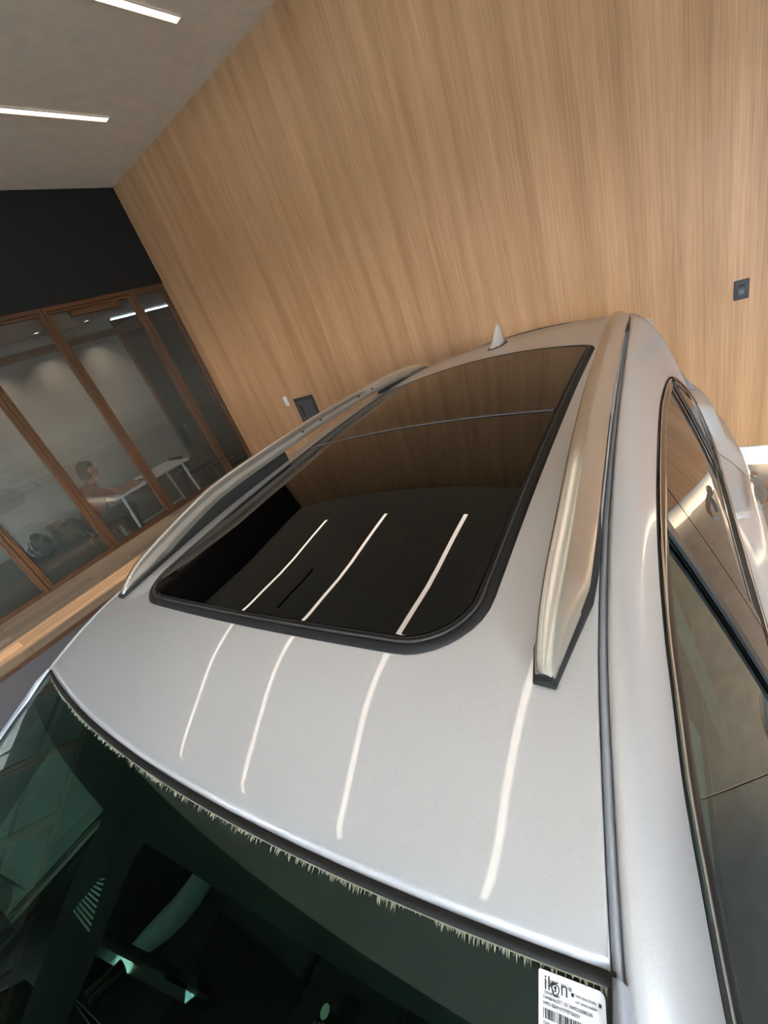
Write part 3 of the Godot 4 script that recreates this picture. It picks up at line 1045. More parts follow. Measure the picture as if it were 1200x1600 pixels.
	ar.tube(path, [0.018, 0.028, 0.034, 0.036, 0.036, 0.034, 0.03, 0.026, 0.016], 12)
	put("door_pull", ar, M.trim_grey, car)
	mirror(car, sg)

func glass(o: Node3D, rows: Array, sg: float, m: Material) -> void:
	var b := MB.new()
	b.slab(mrows(rows, sg), 0.0035, sg < 0)
	put("window_glass", b, m, o)

func bar(o: Node3D, called: String, rows: Array, sg: float, m: Material) -> void:
	var b := MB.new()
	b.slab(mrows(rows, sg), 0.006, sg < 0)
	put(called, b, m, o)

func door_handle(o: Node3D, sg: float, s0: float) -> void:
	# recess cup, strap handle and key cap
	var y := cur(KB, s0 + 0.1) - 0.112
	var x := cur(KS, s0) - 0.05
	var rows := []
	for i in 15:
		var t := i / 14.0
		var s := lerpf(s0, s0 + 0.20, t)
		var bow := 0.030 * pow(sin(PI * t), 0.6) + 0.004
		var c := Vector2(x + 0.004 + bow, y)
		var row := PackedVector3Array()
		for k in 12:
			var a := TAU * k / 12.0
			row.append(V(sg * (c.x + 0.008 * cos(a)), c.y + 0.014 * sin(a), s))
		rows.append(row)
	var b := MB.new(); b.loft(rows)
	var h := put("handle", b, M.chrome, o)
	h.set_meta("label", "chrome strap door handle")
	var cup := MB.new()
	var rs := []
	for j in 5:
		var row := PackedVector3Array()
		for k in 20:
			var a := TAU * k / 20.0
			var q := j / 4.0
			row.append(V(sg * (x + 0.002 + 0.004 * q), y + 0.020 * q * sin(a) - 0.002, s0 + 0.10 + 0.05 * q * cos(a)))
		rs.append(row)
	cup.grid(rs, false, true)
	put("handle_cup", cup, M.paint, h, false)
	put("key_cap", bx(V(sg * (x + 0.014), y, s0 + 0.225), Vector3(0.022, 0.028, 0.045), 0.006), M.chrome, h)

func mirror(car: Node3D, sg: float) -> void:
	var rows := []
	for i in 11:
		var t := i / 10.0
		var r := sqrt(maxf(0.02, 1 - pow(2 * t - 1, 4)))
		var row := PackedVector3Array()
		for k in 16:
			var a := TAU * k / 16.0
			row.append(V(sg * (0.86 + 0.24 * t), -1.02 + 0.075 * r * sin(a), -0.33 + 0.075 * r * cos(a)))
		rows.append(row)
	var b := MB.new(); b.loft(rows)
	var m := put("door_mirror", b, M.paint, car)
	put("mirror_glass", bx(V(sg * 0.985, -1.02, -0.252), Vector3(0.19, 0.105, 0.006), 0.002), M.chrome, m)
	var st := MB.new()
	st.tube([V(sg * 0.80, -1.06, -0.33), V(sg * 0.90, -1.045, -0.33)], 0.03, 10)
	put("mirror_stem", st, M.black, m)

func build_ends(car: Node3D) -> void:
	# bonnet
	var rows := []
	for j in 15:
		var t := j / 14.0
		var row := PackedVector3Array()
		for i in 21:
			var u := lerpf(-1, 1, i / 20.0)
			var s := lerpf(-0.98 + 0.11 * u * u, -1.90 + 0.12 * u * u, t)
			var hw := lerpf(0.80, 0.72, t)
			row.append(V(hw * u, lerpf(-1.06, -1.22, t * t) + 0.03 * (1 - u * u) - 0.015 * t, s))
		rows.append(row)
	var b := MB.new(); b.grid(rows)
	put("bonnet", b, M.paint, car, false)
	# front bumper and grille face
	rows = []
	for j in 9:
		var t := j / 8.0
		var row := PackedVector3Array()
		for i in 21:
			var u := lerpf(-1, 1, i / 20.0)
			row.append(V((0.72 + 0.05 * sin(PI * t)) * u, lerpf(-1.22 + 0.015 * (1 - u * u), -1.80, t), -1.90 + 0.12 * u * u - 0.07 * sin(PI * t)))
		rows.append(row)
	b = MB.new(); b.grid(rows)
	put("front_bumper", b, M.paint, car, false)
	# tailgate: roof spoiler, window, lower gate, bumper
	rows = []
	for j in 5:
		var t := j / 4.0
		var row := PackedVector3Array()
		for i in 25:
			var u := lerpf(-1, 1, i / 24.0)
			var x := (0.478 + 0.09 * u * u) * u
			row.append(V(x, roof_y(clampf(x, -0.47, 0.47), 2.28) - 0.02 * t - 0.05 * pow(absf(u), 6) - 0.003, lerpf(tail_s(clampf(x, -0.48, 0.48)) + 0.006, 2.40 - 0.10 * u * u, t)))
		rows.append(row)
	var under := []
	for r in rows:
		var q := PackedVector3Array()
		for p in r: q.append(p + Vector3(0, -0.025, 0.02))
		under.append(q)
	b = MB.new(); b.grid(rows); b.grid([rows[4], under[4]]); b.grid(under)
	var gate := put("tailgate", gate_mesh(), M.paint, car, false)
	put("spoiler", b, M.paint, gate, false)
	var wn := MB.new()
	rows = []
	for j in 7:
		var t := j / 6.0
		var row := PackedVector3Array()
		for i in 17:
			var u := lerpf(-1, 1, i / 16.0)
			row.append(V((0.52 + 0.10 * t) * u, lerpf(-0.47, -0.95, t), lerpf(2.335, 2.615, t) - 0.08 * u * u + 0.004))
		rows.append(row)
	wn.grid(rows)
	put("rear_window", wn, M.tint_glass, gate, false)
	for sg in [-1.0, 1.0]:
		var tl := []
		for j in 7:
			var t := j / 6.0
			var row := PackedVector3Array()
			for i in 9:
				var q := i / 8.0
				row.append(V(sg * (lerpf(0.79, 0.50, q) - 0.01), -0.98 - 0.16 * t + 0.02 * q, lerpf(2.50, 2.70, sqrt(q)) + 0.012 * sin(PI * t)))
			tl.append(row)
		var l := MB.new(); l.grid(tl)
		put("tail_light", l, M.red_lens, car, false)

func gate_mesh() -> MB:
	var rows := []
	for j in 13:
		var t := j / 12.0
		var row := PackedVector3Array()
		var y := lerpf(-0.45, -1.82, t)
		var sb := cur(kk([-1.82, 2.74, -1.5, 2.76, -1.2, 2.71, -0.98, 2.64, -0.9, 2.585, -0.45, 2.32]), y)
		var hw := cur(kk([-1.82, 0.78, -1.5, 0.82, -1.1, 0.80, -0.9, 0.73, -0.7, 0.64, -0.45, 0.545]), y)
		for i in 25:
			var u := lerpf(-1, 1, i / 24.0)
			row.append(V(hw * u, y, sb - 0.09 * u * u - 0.05 * pow(absf(u), 8)))
		rows.append(row)
	var b := MB.new(); b.grid(rows)
	return b

func build_wheels(car: Node3D) -> void:
	for s in [-1.05, 1.70]:
		for sg in [-1.0, 1.0]:
			var bs := Basis(Vector3(0, 0, 1), PI * 0.5)
			var o := Vector3(sg * 0.80, 0.36, -s)
			var t := MB.new()
			t.lathe([Vector2(0.24, -0.10), Vector2(0.33, -0.115), Vector2(0.355, -0.10), Vector2(0.36, -0.06), Vector2(0.36, 0.06), Vector2(0.355, 0.10), Vector2(0.33, 0.115), Vector2(0.24, 0.10)], o, bs, 36)
			var w := put("wheel", t, M.tyre, car, false)
			var r := MB.new()
			r.lathe([Vector2(0.245, 0.10), Vector2(0.235, 0.06), Vector2(0.23, -0.06), Vector2(0.245, -0.10)], o, bs, 36)
			for k in 5:
				var a := TAU * k / 5.0
				var e := o + Vector3(sg * 0.06, sin(a) * 0.13, cos(a) * 0.13)
				r.box(e, Vector3(0.03, 0.055, 0.21), 0.008, Basis(Vector3(1, 0, 0), -a))
			r.lathe([Vector2(0.0, 0.05), Vector2(0.06, 0.05), Vector2(0.06, -0.05), Vector2(0.0, -0.05)], o + Vector3(sg * 0.05, 0, 0), bs, 18)
			put("rim", r, M.alu, w, false)

func seat(car: Node3D, x: float, label: String) -> void:
	var c := MB.new()
	var rows := []
	for j in 9:
		var t := j / 8.0
		var s := lerpf(-0.02, 0.52, t)
		var row := PackedVector3Array()
		for k in 20:
			var a := TAU * k / 20.0
			var px := signf(cos(a)) * pow(absf(cos(a)), 0.5) * 0.255
			var py := signf(sin(a)) * pow(absf(sin(a)), 0.6) * 0.085 + (0.03 * pow(absf(px) / 0.255, 3) if sin(a) > 0 else 0.0)
			row.append(V(x + px * (0.92 if j in [0, 8] else 1.0), -1.40 - 0.06 * t + py * (0.75 if j == 0 else 1.0), s))
		rows.append(row)
	c.loft(rows)
	var so := put("front_seat", c, M.seat, car)
	so.set_meta("label", label)
	var bk := MB.new()
	rows = []
	for j in 11:
		var t := j / 10.0
		var y := lerpf(-1.42, -0.86, t)
		var s := lerpf(0.50, 0.70, t)
		var hw := 0.25 * (1.0 - 0.28 * t * t)
		var row := PackedVector3Array()
		for k in 20:
			var a := TAU * k / 20.0
			var px := signf(cos(a)) * pow(absf(cos(a)), 0.5) * hw
			row.append(V(x + px, y, s + signf(sin(a)) * pow(absf(sin(a)), 0.6) * 0.065 * (1.0 - 0.35 * t) - 0.035 * pow(absf(px) / 0.25, 3)))
		rows.append(row)
	bk.loft(rows)
	put("backrest", bk, M.seat, so)
	var hr := MB.new()
	rows = []
	for j in 7:
		var t := j / 6.0
		var q := sqrt(maxf(0.15, 1 - pow(2 * t - 1, 4)))
		var row := PackedVector3Array()
		for k in 18:
			var a := TAU * k / 18.0
			row.append(V(x + 0.13 * q * cos(a), lerpf(-0.84, -0.66, t), 0.70 + 0.055 * q * sin(a) - 0.02 * t))
		rows.append(row)
	hr.loft(rows)
	put("headrest", hr, M.seat, so)
	for e in [-0.05, 0.05]:
		var ps := MB.new()
		ps.tube([V(x + e, -0.88, 0.70), V(x + e, -0.80, 0.70)], 0.006, 8)
		put("headrest_post", ps, M.chrome, so)

func build_interior(car: Node3D) -> void:
	put("floor_pan", bx(V(0, -1.78, 0.6), Vector3(1.62, 0.04, 3.4), 0.01), M.trim_dark, car)
	# headliner
	var rows := []
	for s in span(0.11, 2.2, 20):
		var row := PackedVector3Array()
		for i in 13:
			var x := lerpf(-1, 1, i / 12.0) * (cur(KX, s) - 0.01)
			row.append(roof(x, s, -0.035 - 0.03 * pow(absf(i - 6) / 6.0, 4)))
		rows.append(row)
	var b := MB.new(); b.grid(rows)
	put("headliner", b, M.liner, car, false)
	put("sun_visor", bx(V(-0.33, -0.555, 0.17), Vector3(0.36, 0.018, 0.16), 0.008), M.liner, car)
	var sv := MB.new()               # the driver's visor is swung to the side window
	sv.box(V(0.642, -0.665, 0.345), Vector3(0.016, 0.16, 0.22), 0.006, Basis(Vector3(0, 0, 1), 0.2) * Basis(Vector3(1, 0, 0), 0.25))
	put("sun_visor", sv, M.liner, car)
	# inner trim of the pillars behind the glass edge
	for sg in [-1.0, 1.0]:
		var pr := []
		for s in span(-0.6, 2.0, 50):
			var w := cur(KW, s)
			var l := upper_line(s)
			pr.append(PackedVector3Array([V(l[0].x - 0.02, l[0].y - 0.035, s), V((l[0].x + l[1].x) * 0.5 - 0.01, (l[0].y + l[1].y) * 0.5 - 0.04, s), V(side_x(w - 0.03, s) - 0.022, w - 0.03, s)]))
		var p := MB.new(); p.grid(mrows(pr, sg))
		put("pillar_trim", p, M.trim_grey, car, false)
		var bp := MB.new()
		var br := dlo(0.79, 0.72, 1.05, 0.95, 0.01, -0.05, -0.045, 4, 8)
		bp.grid(mrows(br, sg))
		put("pillar_lining", bp, M.trim_dark, car, false)
		# seat belt webbing on the pillar
		var bl := MB.new()
		bl.slab(mrows([PackedVector3Array([V(0.615, -0.60, 0.640), V(0.625, -0.60, 0.688)]), PackedVector3Array([V(0.665, -0.82, 0.645), V(0.675, -0.82, 0.693)]), PackedVector3Array([V(0.705, -1.02, 0.655), V(0.715, -1.02, 0.703)])], sg), 0.0015)
		put("seat_belt", bl, mat(Color(0.30, 0.36, 0.36), 0.6), car)
	# dashboard
	rows = []
	var prof := [Vector2(-0.80, -1.045), Vector2(-0.6, -1.03), Vector2(-0.42, -1.03), Vector2(-0.33, -1.055), Vector2(-0.29, -1.10), Vector2(-0.30, -1.18), Vector2(-0.34, -1.28), Vector2(-0.36, -1.40), Vector2(-0.48, -1.52)]
	for p in prof:
		var row := PackedVector3Array()
		for i in 17:
			var u := lerpf(-1, 1, i / 16.0)
			row.append(V(0.70 * u, p.y - 0.02 * u * u, p.x - 0.05 * u * u))
		rows.append(row)
	b = MB.new(); b.grid(rows)
	var dash := put("dashboard", b, M.trim_dark, car, false)
	# bright trims on the passenger side of the dashboard
	var tr := MB.new()
	var pa := []; var pb := []
	for i in 17:
		var t := i / 16.0
		pa.append(V(lerpf(-0.60, -0.12, t), -1.13 + 0.035 * sin(PI * t) - 0.02 * t, -0.275 - 0.03 * (1 - t) + 0.02 * sin(PI * t)))
		pb.append(V(lerpf(-0.60, -0.04, t), -1.17 + 0.02 * t, -0.285 - 0.02 * (1 - t)))
	var ra := []
	for i in 17: ra.append(0.0022 + 0.004 * pow(absf(i - 8) / 8.0, 3))
	tr.tube(pa, ra, 8); tr.tube(pb, 0.0022, 8)
	put("dash_trim", tr, M.chrome, dash)
	# console with buttons and lever
	rows = []
	for s in span(-0.36, 0.55, 14):
		var y := lerpf(-1.24, -1.33, clampf((s + 0.36) / 0.3, 0, 1))
		rows.append(PackedVector3Array([V(-0.125, -1.7, s), V(-0.125, y - 0.015, s), V(-0.11, y, s), V(0.0, y + 0.004, s), V(0.11, y, s), V(0.125, y - 0.015, s), V(0.125, -1.7, s)]))
	b = MB.new(); b.grid(rows)
	var con := put("console", b, M.trim_dark, car, false)
	for k in 6:
		put("button", bx(V(-0.09 + 0.035 * (k % 3), -1.285 - 0.012 * floorf(k / 3.0), -0.19 + 0.05 * floorf(k / 3.0)), Vector3(0.026, 0.014, 0.032), 0.004), M.trim_grey, con)
	var kn := MB.new()
	kn.lathe([Vector2(0.0, 0.03), Vector2(0.018, 0.03), Vector2(0.02, 0.012), Vector2(0.02, 0.0)], V(-0.03, -1.33, -0.06), Basis.IDENTITY, 16)
	put("dial", kn, M.chrome, con, false)
	var lev := MB.new()
	var lr := []
	for j in 8:
		var t := j / 7.0
		var row := PackedVector3Array()
		for k in 12:
			var a := TAU * k / 12.0
			var q := 0.012 + 0.016 * sin(PI * clampf(t * 0.9 + 0.1, 0, 1))
			row.append(V(0.02 + q * cos(a) * 0.8, -1.33 + 0.13 * t, 0.0 - 0.03 * t + q * sin(a)))
		lr.append(row)
	lev.loft(lr)
	put("gear_lever", lev, M.chrome, con)
	# steering wheel
	var sw := MB.new()
	var pth := []
	var tilt := Basis(Vector3(1, 0, 0), deg_to_rad(-62))
	for k in 37:
		var a := TAU * k / 36.0
		pth.append(V(0.37, -1.06, -0.10) + tilt * Vector3(0.185 * cos(a), 0, 0.185 * sin(a)))
	sw.tube(pth, 0.016, 10, false)
	var st := put("steering_wheel", sw, M.seat, car, false)
	var hub := MB.new()
	hub.box(V(0.37, -1.06, -0.11), Vector3(0.15, 0.03, 0.11), 0.012, tilt)
	for a in [0.0, PI, PI * 0.5]:
		hub.box(V(0.37, -1.06, -0.105) + tilt * Vector3(cos(a) * 0.12, 0, sin(a) * 0.12), Vector3(0.12, 0.014, 0.04), 0.005, tilt * Basis(Vector3.UP, -a))
	put("hub", hub, M.trim_dark, st, false)
	seat(car, -0.37, "dark front passenger seat")
	seat(car, 0.37, "dark driver seat")
	var rb := MB.new()
	rb.box(V(0, -1.40, 1.38), Vector3(1.20, 0.16, 0.5), 0.05)
	rb.box(V(0, -1.10, 1.66), Vector3(1.18, 0.55, 0.14), 0.05, Basis(Vector3(1, 0, 0), deg_to_rad(20)))
	put("rear_bench", rb, M.seat, car)
	# rear-view mirror hung from the sensor mask
	var rv := MB.new()
	rv.box(V(0.0, -0.70, -0.11), Vector3(0.24, 0.065, 0.025), 0.01, Basis(Vector3(0, 1, 0), 0.2))
	rv.tube([V(0.0, -0.66, -0.12), V(0, -0.64, -0.16)], 0.01, 8)
	put("rear_view_mirror", rv, M.gloss_black, car)

# ------------------------------------------------------------------ offices behind the glass
func build_office() -> void:
	var fo := put("floor_office", bx(Vector3(-8.3, OFFICE - 0.06, -0.8), Vector3(5.5, 0.1, 15.0)), M.gasket)
	struct(fo, "dark brown plank floor inside the offices")
	var pb := MB.new()
	pb.box(Vector3.ZERO, Vector3(0.197, 0.012, 1.197), 0.0015)
	for i in pb.v.size(): pb.t[i] = Vector2(pb.v[i].x / 0.4 + 0.5, pb.v[i].z / 1.6 + 0.5)
	var pm := pb.mesh(true)
	for i in 26:
		for j in 6:
			var o := put("plank", pm, M.dark_plank[rng.randi() % 3], fo)
			o.position = Vector3(-5.75 - i * 0.2, OFFICE - 0.005, -4.6 + j * 1.2 + 0.5 * (i % 2))
	var wf := MB.new()
	wf.box(Vector3(-10.75, 1.95, 0.45), Vector3(0.2, 3.6, 12.3))
	struct(put("wall_office_back", wf, M.office_wall), "pale grey office back wall")
	struct(put("wall_office_bay", bx(Vector3(-10.68, 1.9, -6.9), Vector3(0.22, 3.5, 2.5)), M.office_dark), "dark green-grey panel in place of a glazed office bay")  # flat dark panel stands in for the dim glazed bay
	struct(put("wall_office_end", bx(Vector3(-8.2, 1.95, -8.25), Vector3(5.3, 3.6, 0.2)), M.office_dark))
	struct(put("wall_office_far", bx(Vector3(-8.2, 1.95, 6.6), Vector3(5.3, 3.6, 0.2)), M.office_wall))
	struct(put("ceiling_office", bx(Vector3(-8.25, 3.75, -0.8), Vector3(5.18, 0.1, 15.0)), M.white_wall), "white office ceiling")
	struct(put("wall_return", bx(Vector3(-5.62, 1.9, -6.12), Vector3(0.2, 3.7, 4.3)), M.office_wall))
	struct(put("wall_sill", bx(Vector3(-5.59, 0.35, 1.32), Vector3(0.10, 0.48, 10.4)), M.riser))
	# timber beam and posts on the back wall
	struct(put("trim_1", timber_bar(Vector3(-10.6, 3.42, -0.8), Vector3(0.1, 0.14, 14.6), 2), M.timber), "dark timber beam along the office back wall")
	var k := 2
	for z in [-5.66, -6.25, -7.1]:
		struct(put("trim_%d" % k, timber_bar(Vector3(-10.53, 1.8, z), Vector3(0.08, 3.1, 0.07), 1), M.timber))
		k += 1
	# downlights that wash the wall, and out-of-view ones that light the office
	for q in [[-10.25, -5.0, "near the timber posts"], [-10.25, -4.0, "on the desk side of the timber posts"], [-10.25, -2.9, "behind the brown cardboard box"], [-8.2, 0.8, "away from the desk, out of view"], [-7.0, -3.0, "above the desk, out of view"]]:
		var t := thing("ceiling_downlight", "small round downlight in the office ceiling " + q[2], "light", Vector3(q[0], 3.70, q[1]), 0.0, "office ceiling downlights")
		var rg := MB.new()
		rg.lathe([Vector2(0.045, 0.0), Vector2(0.06, -0.002), Vector2(0.062, -0.008), Vector2(0.05, -0.010), Vector2(0.045, 0.0)], Vector3.ZERO, Basis.IDENTITY, 20)
		put("rim", rg, M.white_trim, t, false)
		var ds := MB.new()
		ds.lathe([Vector2(0.0, -0.004), Vector2(0.044, -0.003), Vector2(0.044, -0.001), Vector2(0.0, 0.0)], Vector3.ZERO, Basis.IDENTITY, 20)
		put("light_lens", ds, M.glow, t, false)
		var sp := SpotLight3D.new()
		sp.name = "beam"
		sp.light_energy = 1.1; sp.light_color = Color(1.0, 0.93, 0.84); sp.light_size = 0.04
		sp.spot_angle = 48.0; sp.spot_angle_attenuation = 1.0; sp.spot_range = 9.0; sp.spot_attenuation = 2.0
		sp.shadow_enabled = true
		t.add_child(sp)
		sp.position = Vector3(0, -0.014, 0); sp.rotation_degrees = Vector3(-90, 0, 0)
	# desk with white frame legs
	var d := thing("office_desk", "pale-topped office desk on white tube legs behind the glass", "desk", Vector3(-6.75, OFFICE, -2.73))
	put("desk_top", bx(Vector3(0, 0.735, 0), Vector3(0.75, 0.03, 1.25), 0.004), M.white_trim, d)
	for sx in [-0.32, 0.32]:
		for sz in [-0.55, 0.55]:
			var l := MB.new(); l.tube([Vector3(sx, 0, sz), Vector3(sx, 0.72, sz * 0.92)], 0.02)
			put("leg", l, M.white_trim, d)
	for sx in [-0.32, 0.32]:
		put("stretcher", bx(Vector3(sx, 0.10, 0), Vector3(0.03, 0.03, 1.06), 0.004), M.white_trim, d)
	for q in [[Vector3(-6.95, 0.95, -2.75), 0.2, "white paper sheet lying on the office desk beside the person"], [Vector3(-6.7, 0.95, -3.12), -0.3, "white paper sheet on the far end of the office desk"]]:
		var pp := thing("paper_sheet", q[2], "paper", q[0] + Vector3(0, 0.0015, 0), q[1])
		put("sheet", bx(Vector3.ZERO, Vector3(0.21, 0.002, 0.297)), M.paper, pp)
	# chair that carries the person
	office_chair(Vector3(-6.62, OFFICE, -1.86), "low wooden-legged chair under the seated person")
	office_chair(Vector3(-7.0, OFFICE, -3.72), "low wooden-legged chair at the far end of the office desk")
	# bags
	var bg := thing("backpack", "black backpack slumped on the dark office floor", "bag", Vector3(-9.2, OFFICE, -1.62), 0.4)
	var rows := []
	for j in 10:
		var t := j / 9.0
		var r := pow(sin(PI * clampf(0.12 + t * 0.86, 0, 1)), 0.6)
		var row := PackedVector3Array()
		for i in 18:
			var a := TAU * i / 18.0
			row.append(Vector3(0.20 * r * cos(a), 0.42 * t, 0.15 * r * sin(a) + 0.03 * sin(3 * a + t * 4)))
		rows.append(row)
	var bb := MB.new(); bb.loft(rows)
	put("body", bb, M.black, bg)
	for e in [-0.08, 0.08]:
		var sp2 := MB.new()
		var pth := []
		for i in 9: pth.append(Vector3(e, 0.08 + 0.30 * i / 8.0, 0.15 + 0.06 * sin(PI * i / 8.0)))
		sp2.tube(pth, 0.012, 8)
		put("strap", sp2, M.trim_grey, bg)
	var cb := thing("cardboard_box", "brown cardboard box beside the black backpack", "box", Vector3(-9.4, OFFICE, -2.1), 0.2)
	put("box_body", bx(Vector3(0, 0.14, 0), Vector3(0.34, 0.28, 0.30), 0.004), mat(Color(0.42, 0.29, 0.17), 0.85), cb)
	for s in [-1.0, 1.0]:
		var fb := MB.new(); fb.box(Vector3(s * 0.20, 0.31, 0), Vector3(0.14, 0.005, 0.29), 0.0, Basis(Vector3(0, 0, 1), s * 0.7))
		put("flap", fb, mat(Color(0.48, 0.34, 0.20), 0.85), cb)
	build_person()

func office_chair(at: Vector3, label: String) -> void:
	var c := thing("office_chair", label, "chair", at)
	put("seat", bx(Vector3(0, 0.44, 0), Vector3(0.44, 0.05, 0.44), 0.018), M.seat, c)
	for sx in [-0.19, 0.19]:
		for sz in [-0.19, 0.19]:
			var l := MB.new(); l.tube([Vector3(sx * 1.15, 0, sz * 1.15), Vector3(sx * 0.85, 0.42, sz * 0.85)], [0.012, 0.018])
			put("leg", l, mat(Color(0.45, 0.34, 0.24), 0.5), c)
	var rows := []
	for j in 6:
		var row := PackedVector3Array()
		for i in 9: row.append(Vector3(lerpf(-0.21, 0.21, i / 8.0), 0.52 + 0.05 * j, 0.22 - 0.03 * pow((i - 4) / 4.0, 2) + 0.012 * j))
		rows.append(row)
	var b := MB.new(); b.slab(rows, 0.018)
	put("backrest", b, M.seat, c)
	for sx in [-0.15, 0.15]:
		var st := MB.new(); st.tube([Vector3(sx, 0.42, 0.19), Vector3(sx, 0.56, 0.235)], 0.01)
		put("back_post", st, M.alu, c)

# smooth union of tapered capsules meshed as surface nets
func blob(caps: Array, cell: float, k: float) -> MB:
	var lo := Vector3.ONE * 1e9; var hi := -lo
	for c in caps:
		for e in [[c[0], c[2]], [c[1], c[3]]]:
			lo = lo.min(e[0] - Vector3.ONE * (e[1] + 3 * cell)); hi = hi.max(e[0] + Vector3.ONE * (e[1] + 3 * cell))
	var n := Vector3i(((hi - lo) / cell).ceil()) + Vector3i.ONE
	var f := PackedFloat32Array(); f.resize(n.x * n.y * n.z); f.fill(1.0)
	var sy := n.x
	var sz := n.x * n.y
	for c in caps:
		var a: Vector3 = c[0]; var b: Vector3 = c[1]; var ra: float = c[2]; var rb: float = c[3]
		var m := maxf(ra, rb) + 3.0 * cell + k
		var p0 := Vector3i(((a.min(b) - Vector3.ONE * m - lo) / cell).floor()).clamp(Vector3i.ZERO, n - Vector3i.ONE)
		var p1 := Vector3i(((a.max(b) + Vector3.ONE * m - lo) / cell).ceil()).clamp(Vector3i.ZERO, n - Vector3i.ONE)
		var ab := b - a
		var l2 := maxf(ab.length_squared(), 1e-9)
		for z in range(p0.z, p1.z + 1):
			for y in range(p0.y, p1.y + 1):
				for x in range(p0.x, p1.x + 1):
					var p := lo + Vector3(x, y, z) * cell
					var t := clampf((p - a).dot(ab) / l2, 0, 1)
					var d := p.distance_to(a + ab * t) - lerpf(ra, rb, t)
					var q := x + y * sy + z * sz
					var o := f[q]
					var h := maxf(k - absf(o - d), 0.0) / k
					f[q] = minf(o, d) - h * h * k * 0.25
	var id := {}
	var mb := MB.new()
	var offs := [0, 1, sy, sy + 1, sz, sz + 1, sz + sy, sz + sy + 1]
	for z in n.z - 1:
		for y in n.y - 1:
			for x in n.x - 1:
				var q := x + y * sy + z * sz
				var c := 0
				var s := Vector3.ZERO
				var neg := 0
				for i in 8:
					if f[q + offs[i]] < 0: neg += 1
				if neg == 0 or neg == 8: continue
				for e in [[0, 1], [2, 3], [4, 5], [6, 7], [0, 2], [1, 3], [4, 6], [5, 7], [0, 4], [1, 5], [2, 6], [3, 7]]:
					var u := f[q + offs[e[0]]]; var w := f[q + offs[e[1]]]
					if (u < 0) == (w < 0): continue
					var t := u / (u - w)
					var A := Vector3(e[0] & 1, (e[0] >> 1) & 1, e[0] >> 2); var B := Vector3(e[1] & 1, (e[1] >> 1) & 1, e[1] >> 2)
					s += A.lerp(B, t); c += 1
				id[q] = mb.v.size()
				mb.v.append(lo + (Vector3(x, y, z) + s / c) * cell)
				var g := Vector3(f[q + 1] - f[q], f[q + sy] - f[q], f[q + sz] - f[q]) + Vector3(f[q + offs[7]] - f[q + offs[6]], f[q + offs[7]] - f[q + offs[5]], f[q + offs[7]] - f[q + offs[3]])
				mb.n.append(g.normalized()); mb.t.append(Vector2.ZERO)
	for q in id:
		var ax := [[1, sy, sz], [sy, sz, 1], [sz, 1, sy]]
		for w in ax:
			var v0 := f[q]; var v1 := f[q + w[0]]
			if (v0 < 0) == (v1 < 0): continue
			var b1: int = q - w[1]; var b2: int = q - w[2]; var b3: int = q - w[1] - w[2]
			if not (id.has(b1) and id.has(b2) and id.has(b3)): continue
			var A: int = id[q]; var B: int = id[b1]; var C: int = id[b3]; var D: int = id[b2]
			if v0 < 0: mb.ix.append_array([A, C, B, A, D, C])
			else: mb.ix.append_array([A, B, C, A, C, D])
	return mb

